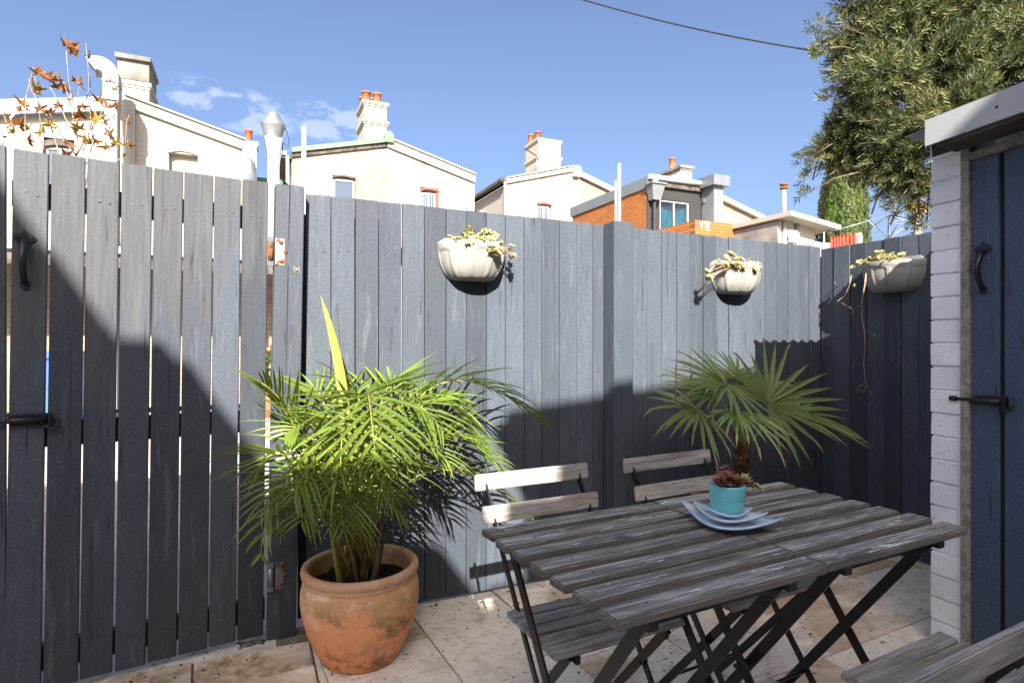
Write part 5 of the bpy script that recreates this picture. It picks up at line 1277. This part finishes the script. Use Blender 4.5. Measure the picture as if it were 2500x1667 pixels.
for k in range(60):
    a = rnd.uniform(0, 6.28); e = rnd.uniform(-.2, 1.3); d = Vector((math.cos(a)*math.cos(e), math.sin(a)*math.cos(e), math.sin(e)))
    leaflet(cr, Vector((tx, 26, tz+.4)), d, Vector((0, 0, 1)), rnd.uniform(.9, 1.4), .16, .35)
ob('dead_skirt', sk, M['palm_dry'], fp2, fix=False); ob('crown', cr, M['tree_leaf_pale'], fp2, fix=False)
cb = ob('overhead_cable', MB().tube([Vector((4.855, 9.0, 7.166)).lerp(Vector((7.426, 5.2, 4.86)), i/20)-Vector((0, 0, .10*math.sin(math.pi*i/20))) for i in range(21)], .012, 6), M['black_iron'], None, 'black overhead cable sagging across the sky into the tree', 'cable')

# ---- bin and flowers behind the gate ---------------------------------------
bx, by = -2.396, 10.3
bn = thing('wheelie_bin', 'blue wheelie bin across the lane, glimpsed between the gate slats', 'bin', (bx, by, 0))
ob('body', MB().add([(bx-.20,by-.24,-.02),(bx+.20,by-.24,-.02),(bx+.20,by+.24,-.02),(bx-.20,by+.24,-.02),(bx-.27,by-.33,.94),(bx+.27,by-.33,.94),(bx+.27,by+.33,.94),(bx-.27,by+.33,.94)], [(0,3,2,1),(4,5,6,7),(0,1,5,4),(1,2,6,5),(2,3,7,6),(3,0,4,7)]), M['blue_bin'], bn)
ob('lid', MB().box((bx-.29, by-.37, .941), (bx+.29, by+.36, .99)).box((bx-.26, by-.3, .991), (bx+.26, by+.3, 1.03)), M['blue_bin'], bn)
for s_ in (-1, 1): ob('wheel', MB().tube([(bx+s_*.21, by+.26, .09), (bx+s_*.26, by+.26, .09)], .10, 16), M['black_iron'], bn)
fx2, fy2 = 0.326, 10.2
sh = thing('flowering_shrub', 'red flowered potted shrub across the lane, seen past the gate hinge', 'plant', (fx2, fy2, 0))
ob('tub', MB().lathe([(0, 0), (.18, 0), (.24, .42), (.26, .45), (.22, .45), (0, .40)], 20, (fx2, fy2, -.03)), M['terracotta_plain'], sh)
m = MB(); f2 = MB()
for k in range(260):
    d = Vector((rnd.gauss(0, 1), rnd.gauss(0, 1), rnd.gauss(0, 1))).normalized(); p = Vector((fx2, fy2, .78))+d*rnd.uniform(.05, .34)
    leaflet(m, p, d+Vector((0, 0, .3)), Vector((0, 0, 1)), .10, .05, .2, 0, 0, 3)
    if k < 60: leaflet(f2, p+d*.10, d, Vector((0, 0, 1)), .06, .06, .1, 0, 0, 3)
ob('foliage', m, M['shrub'], sh, fix=False); ob('blooms', f2, M['flower'], sh, fix=False)

# ================================================================== TREES
# young plane tree with autumn leaves, behind the gate
YS = 4.7
sap = thing('plane_sapling', 'thin pale stemmed sapling with curled autumn leaves above the gate', 'sapling', (-1.039, 4.7, 0))
STEMS = [[(-1.026, 4.7, 1.527), (-1.028, 4.7, 2.33), (-1.03, 4.7, 2.598), (-1.037, 4.7, 2.811), (-1.05, 4.7, 3.006)], [(-1.03, 4.7, 1.795), (-1.169, 4.7, 2.208), (-1.262, 4.7, 2.38), (-1.267, 4.7, 2.693), (-1.275, 4.7, 2.926)], [(-1.03, 4.7, 1.741), (-1.19, 4.7, 2.258), (-1.229, 4.7, 2.489), (-1.237, 4.7, 2.697), (-1.241, 4.7, 2.906)], [(-1.03, 4.7, 1.902), (-0.994, 4.7, 2.388), (-0.972, 4.7, 2.633), (-0.939, 4.7, 2.935), (-0.957, 4.7, 3.094)], [(-1.03, 4.7, 1.795), (-1.126, 4.7, 2.424), (-1.169, 4.7, 2.603), (-1.243, 4.7, 2.749), (-1.296, 4.7, 2.87)],
         [(-1.026, 4.7, 2.518), (-1.083, 4.7, 2.616), (-1.137, 4.7, 2.74), (-1.186, 4.7, 2.837)], [(-1.026, 4.7, 2.545), (-1.017, 4.7, 2.68), (-1.003, 4.7, 2.789), (-1.01, 4.7, 2.847)], [(-1.026, 4.7, 1.902), (-0.961, 4.7, 2.285), (-0.841, 4.7, 2.544), (-0.809, 4.7, 2.713), (-0.79, 4.7, 2.826)], [(-1.026, 4.7, 1.795), (-1.233, 4.7, 2.174), (-1.321, 4.7, 2.372), (-1.368, 4.7, 2.547), (-1.409, 4.7, 2.721)], [(-1.026, 4.7, 1.902), (-0.905, 4.7, 2.264), (-0.767, 4.7, 2.445), (-0.725, 4.7, 2.616), (-0.715, 4.7, 2.672)], [(-1.026, 4.7, 2.384), (-0.961, 4.7, 2.527), (-0.893, 4.7, 2.727), (-0.855, 4.7, 2.883)],
         [(-1.026, 4.7, 2.384), (-1.083, 4.7, 2.457), (-1.158, 4.7, 2.605), (-1.201, 4.7, 2.69)], [(-1.03, 4.7, 2.571), (-0.983, 4.7, 2.712), (-0.945, 4.7, 2.84), (-0.936, 4.7, 2.909)], [(-1.026, 4.7, 1.849), (-1.296, 4.7, 2.246), (-1.337, 4.7, 2.396), (-1.383, 4.7, 2.571)], [(-1.026, 4.7, 2.277), (-0.961, 4.7, 2.352), (-0.927, 4.7, 2.478), (-0.945, 4.7, 2.529), (-0.945, 4.7, 2.718)], [(-1.026, 4.7, 2.518), (-1.05, 4.7, 2.688), (-1.083, 4.7, 2.789), (-1.1, 4.7, 2.866)]]
for s_ in STEMS:
    s_ = [Vector(p)+Vector((0, rnd.uniform(-.15, .15) if i > 1 else 0, 0)) for i, p in enumerate(s_)]
    n_ = len(s_)
    ob('stem', MB().tube(s_, [lerp(.0055, .0017, i/(n_-1)) for i in range(n_)], 6), M['twig'], sap)
ob('stem', MB().tube([(-1.026, 4.7, -.03), (-1.026, 4.7, 1.527), (-1.026, 4.7, 1.902)], [.016, .011, .008], 8), M['twig'], sap)
def star_leaf(seed):
    r = random.Random(seed); pts = []; n = 5
    for i in range(n):
        a = R(-20+i*55)+r.uniform(-.12, .12); l = (.085 if i in (1, 3) else .10 if i == 2 else .06)*r.uniform(.8, 1.15)
        pts.append((a-.22, l*.52)); pts.append((a-.10, l*.80)); pts.append((a, l)); pts.append((a+.13, l*.76)); pts.append((a+.34, .043))
    cu_ = r.uniform(3, 9); cv = r.uniform(-4, 7)
    vs_ = [(0, 0, 0)] + [(l*math.cos(a), l*math.sin(a), cu_*(l*math.cos(a))**2*1.2+cv*(l*math.sin(a)-.03)**2*.8+r.uniform(-.006, .006)) for a, l in pts]
    k = len(pts)
    return MB().add(vs_, [(0, i+1, i+2) for i in range(k-1)])
SLV = [star_leaf(s_).mesh('leaf', M['maple']) for s_ in range(5)] + [star_leaf(20+s_).mesh('leaf', M['maple_y']) for s_ in range(3)]
for p in [(-1.072, 4.7, 3.068), (-1.043, 4.7, 3.039), (-1.006, 4.7, 3.012), (-0.943, 4.7, 3.04), (-1.207, 4.7, 2.891), (-1.175, 4.7, 2.876), (-1.203, 4.7, 2.842), (-1.12, 4.7, 2.881), (-1.132, 4.7, 2.81), (-1.111, 4.7, 2.824), (-1.01, 4.7, 2.858), (-1.001, 4.7, 2.838), (-0.85, 4.7, 2.905), (-0.927, 4.7, 2.927), (-1.25, 4.7, 2.776), (-1.212, 4.7, 2.767), (-1.325, 4.7, 2.709), (-1.212, 4.7, 2.728), (-1.335, 4.7, 2.674), (-1.29, 4.7, 2.673), (-1.128, 4.7, 2.699), (-0.914, 4.7, 2.788), (-0.795, 4.7, 2.797), (-0.809, 4.7, 2.735), (-0.834, 4.7, 2.695), (-1.188, 4.7, 2.629), (-0.977, 4.7, 2.662), (-0.943, 4.7, 2.678), (-0.986, 4.7, 2.631), (-1.366, 4.7, 2.545), (-1.331, 4.7, 2.511), (-1.308, 4.7, 2.52), (-1.393, 4.7, 2.574), (-0.868, 4.7, 2.608), (-0.909, 4.7, 2.608), (-0.855, 4.7, 2.545), (-1.148, 4.7, 2.548), (-1.132, 4.7, 2.521), (-0.972, 4.7, 2.493), (-0.943, 4.7, 2.473), (-0.932, 4.7, 2.493), (-0.79, 4.7, 2.469), (-0.734, 4.7, 2.476), (-0.718, 4.7, 2.658), (-1.054, 4.7, 2.423), (-1.25, 4.7, 2.437), (-0.839, 4.7, 2.506), (-1.203, 4.7, 2.501), (-1.01, 4.7, 2.544), (-0.834, 4.7, 2.417), (-0.779, 4.7, 2.399), (-1.043, 4.7, 2.727), (-1.298, 4.7, 2.583), (-1.374, 4.7, 2.5), (-1.091, 4.7, 2.389), (-1.222, 4.7, 2.752), (-0.825, 4.7, 2.716), (-0.893, 4.7, 2.585), (-0.959, 4.7, 2.473), (-0.767, 4.7, 2.467), (-1.169, 4.7, 2.629), (-1.296, 4.7, 2.532), (-1.028, 4.7, 3.053), (-1.19, 4.7, 2.881)]:
    o = ob('leaf', SLV[rnd.randrange(8)], None, sap, loc=Vector(p)+Vector((rnd.uniform(-.01, .01), rnd.uniform(-.12, .12), rnd.uniform(-.01, .01))), rot=(rnd.uniform(.3, 2.2), rnd.uniform(-.7, .7), rnd.uniform(0, 6.3)))
    k = rnd.uniform(.45, .78); o.scale = (k, k, k)

# big narrow leaved tree behind the shed
rt = random.Random(11)
big = thing('bottlebrush_tree', 'big narrow leaved evergreen tree overhanging the shed roof at top right', 'tree', (6.2, 3.4, 0))
ob('trunk', MB().tube([(6.4, 3.0, -.1), (6.35, 3.1, 1.0), (6.3, 3.2, 1.8), (6.2, 3.4, 2.45)], [.16, .13, .11, .08], 10), M['bark'], big)
BLOBS = [(7.466, 4.6, 5.037), (7.888, 4.2, 5.031), (7.912, 3.8, 4.466), (6.967, 4.8, 4.777), (6.737, 4.9, 4.975), (6.7, 4.9, 4.37), (6.858, 4.6, 4.181), (7.432, 4.3, 4.307), (7.634, 3.9, 3.949), (6.744, 4.8, 3.796), (7.001, 4.5, 3.638), (7.236, 4.1, 3.634), (6.763, 5.0, 3.639), (6.858, 4.7, 3.364), (7.066, 4.4, 3.186), (7.184, 4.2, 3.007), (7.311, 4.1, 3.274), (8.243, 4.0, 5.494), (7.605, 4.4, 5.657), (7.08, 4.8, 5.452), (8.364, 3.7, 4.793), (8.243, 3.5, 3.945), (6.601, 5.1, 3.546), (6.8, 5.0, 3.416), (6.927, 4.5, 3.005), (7.141, 4.4, 2.86)]
BR = [.60, .60, .60, .42, .30, .28, .46, .6, .58, .30, .46, .55, .26, .32, .40, .34, .46, .6, .6, .5, .6, .6, .22, .20, .16, .20]
limb = MB(); 
for k, (p, r_) in enumerate(zip(BLOBS, BR)):
    p = Vector(p); a = Vector((6.2, 3.4, 2.4)); p = p+Vector((.1, .25, 0)); m_ = a.lerp(p, .5)+Vector((rt.uniform(-.15, .15), .2, .12))
    limb.tube([p+Vector((.25, .3, -.2)), p+Vector((.1, .12, -.05)), p], [.012, .008, .003], 5)
    if k in (20, 21): limb.tube([a, m_, p], [.035, .02, .006], 6)
ob('limbs', limb, M['bark'], big)
lv = [MB(), MB()]
tw = MB()
def spray(c, d, n, L):
    d = d.normalized(); s = d.cross(Vector((.3, .2, 1))).normalized(); u = s.cross(d)
    e = c+d*L
    tw.tube([c, e], [.004, .002], 3, caps=False)
    mbx_ = lv[1] if rt.random() < .24 else lv[0]
    for i in range(n):
        t = i/n; a = i*2.4+rt.uniform(-.4, .4); q = s*math.cos(a)+u*math.sin(a)
        dd = (d*(.55+.5*t)+q*(.85-.4*t)).normalized(); B = c+d*L*t; l = rt.uniform(.065, .115); w_ = .0125
        sd = dd.cross(q).normalized()*w_*.5; m_ = B+dd*l*.5
        o = len(mbx_.v); mbx_.v.extend([tuple(B), tuple(m_+sd), tuple(B+dd*l), tuple(m_-sd)]); mbx_.f.append((o, o+1, o+2, o+3)); mbx_.mi.append(0); mbx_.sm.append(False)
for p, r_ in zip(BLOBS, BR):
    p = Vector(p); cnt = int(860*(r_/.5)**2)
    for k in range(cnt):
        d = Vector((rt.gauss(0, 1), rt.gauss(0, 1), rt.gauss(0, 1))).normalized()
        rr_ = r_*(rt.random()**.45)*rt.uniform(.75, 1.12)
        q_ = p+d*rr_
        if mnoise.noise(q_*1.9)+.7*mnoise.noise(q_*5.0) < -.03 and rt.random() < .9: continue
        c = p+Vector((d.x, d.y, d.z*.8))*rr_
        spray(c, d*.7+Vector((rt.uniform(-.6, .6), rt.uniform(-.6, .6), rt.uniform(-.35, .55))), 15, rt.uniform(.10, .20))
for c in [(6.203, 4.9, 4.571), (6.245, 5.0, 4.967), (6.28, 5.0, 4.689), (6.4, 5.0, 4.109), (6.208, 5.1, 3.47), (6.243, 5.1, 3.325), (6.349, 5.1, 3.413), (6.208, 5.1, 3.172), (6.187, 5.1, 2.961), (6.616, 5.0, 3.844), (6.58, 5.0, 4.739), (6.544, 5.0, 4.433), (6.964, 4.5, 2.865), (6.701, 4.4, 2.724), (6.955, 4.4, 2.724), (7.127, 4.3, 2.742), (7.09, 4.3, 2.645), (7.053, 4.3, 2.501), (7.142, 4.3, 2.484)]:
    for k in range(6): spray(Vector(c)+Vector((rt.uniform(-.05, .05), rt.uniform(-.1, .1), rt.uniform(-.05, .05))), Vector((-.8+rt.uniform(-.5, .8), rt.uniform(-.5, .5), rt.uniform(-.5, .4))), 13, .12)
for a, b in (((6.568, 4.7, 3.159), (6.187, 5.1, 2.961)), ((7.053, 4.3, 3.017), (6.737, 4.4, 2.727)), ((7.035, 4.2, 2.99), (7.142, 4.3, 2.461)), ((6.708, 4.8, 3.643), (6.104, 5.1, 3.333)), ((6.855, 4.8, 4.853), (6.231, 5.0, 4.954)), ((6.855, 4.8, 4.655), (6.259, 5.0, 4.675))): tw.tube([a, Vector(a).lerp(Vector(b), .5)+Vector((0, 0, .05)), b], [.012, .008, .003], 5)
tag(ob('crown', lv[0], M['tree_leaf'], big, fix=False), kind='stuff'); tag(ob('pale_foliage', lv[1], M['tree_leaf_pale'], big, fix=False), kind='stuff'); tag(ob('twigs', tw, M['bark'], big, fix=False), kind='stuff')

# cypress
cy = thing('cypress_tree', 'dense columnar cypress behind the red pickets and under the big tree', 'tree', (16.019, 12, 0))
cxp = Vector((17.086, 12.8, 0)); CR = .86
ob('trunk', MB().tube([cxp, cxp+Vector((0, 0, 6))], [.16, .05], 8), M['bark'], cy)
m = MB()
core = MB(); N1, N2 = 28, 22
def crad(z, a): 
    k = min(1, (z/1.2)) * (1 if z < 5.4 else max(.05, 1-(z-5.4)/2.6))
    return CR*k*(.90+.16*mnoise.noise(Vector((math.cos(a)*2.2, math.sin(a)*2.2, z*1.1)))+.10*mnoise.noise(Vector((math.cos(a)*6, math.sin(a)*6, z*3.0))))
for j in range(N2):
    z = .3+7.4*j/(N2-1)
    for i in range(N1): a = 2*math.pi*i/N1; r_ = crad(z, a)*.80; core.v.append(tuple(cxp+Vector((r_*math.cos(a), r_*math.sin(a), z))))
for j in range(N2-1):
    for i in range(N1): a = j*N1+i; b = j*N1+(i+1) % N1; core.f.append((a, b, b+N1, a+N1)); core.mi.append(0); core.sm.append(True)
for k in range(17000):
    a = rt.uniform(0, 6.2832); z = rt.uniform(1.8, 7.6); 
    cl_ = mnoise.noise(Vector((math.cos(a)*5, math.sin(a)*5, z*2.2)))
    r_ = crad(z, a)*(.92+.16*cl_)*rt.uniform(.90, 1.02)
    if cl_ < -.28 and rt.random() < .7: continue
    o_ = Vector((math.cos(a), math.sin(a), 0)); B = cxp+o_*r_+Vector((0, 0, z)); d = (o_*rt.uniform(.15, .7)+Vector((rt.uniform(-.35, .35), rt.uniform(-.35, .35), 1))).normalized()
    s = d.cross(o_).normalized(); l = rt.uniform(.07, .13); w_ = rt.uniform(.022, .042)
    if rt.random() < .5: s = (s+o_*rt.uniform(-.8, .8)).normalized()
    o = len(m.v); m.v.extend([tuple(B), tuple(B+d*l*.5+s*w_), tuple(B+d*l), tuple(B+d*l*.5-s*w_)]); m.f.append((o, o+1, o+2, o+3)); m.mi.append(0); m.sm.append(False)
ob('inner_foliage', core, M['shrub'], cy, fix=False)
tag(ob('crown', m, M['cypress'], cy, fix=False), kind='stuff')

# crumbs of bark and dry leaf blown over the paving
m = MB()
for k in range(430):
    x, y = rnd.uniform(-.4, 3.1), rnd.uniform(.9, 2.56)
    if rnd.random() < .5: y = 2.56-abs(rnd.gauss(0, .12))
    if y > 2.42 and x < .25 and rnd.random() < .3: continue
    a = rnd.uniform(0, 6.28); l = rnd.uniform(.003, .009); d = Vector((math.cos(a), math.sin(a), 0)); s_ = Vector((-d.y, d.x, 0)); B = Vector((x, y, .0035))
    m.add([B, B+d*l+s_*l*.5+Vector((0, 0, .002)), B+d*l*2.2, B+d*l-s_*l*.5], [(0, 1, 2), (0, 2, 3)])
ob('leaf_litter', m, M['soil'], None, kind='stuff', fix=False)
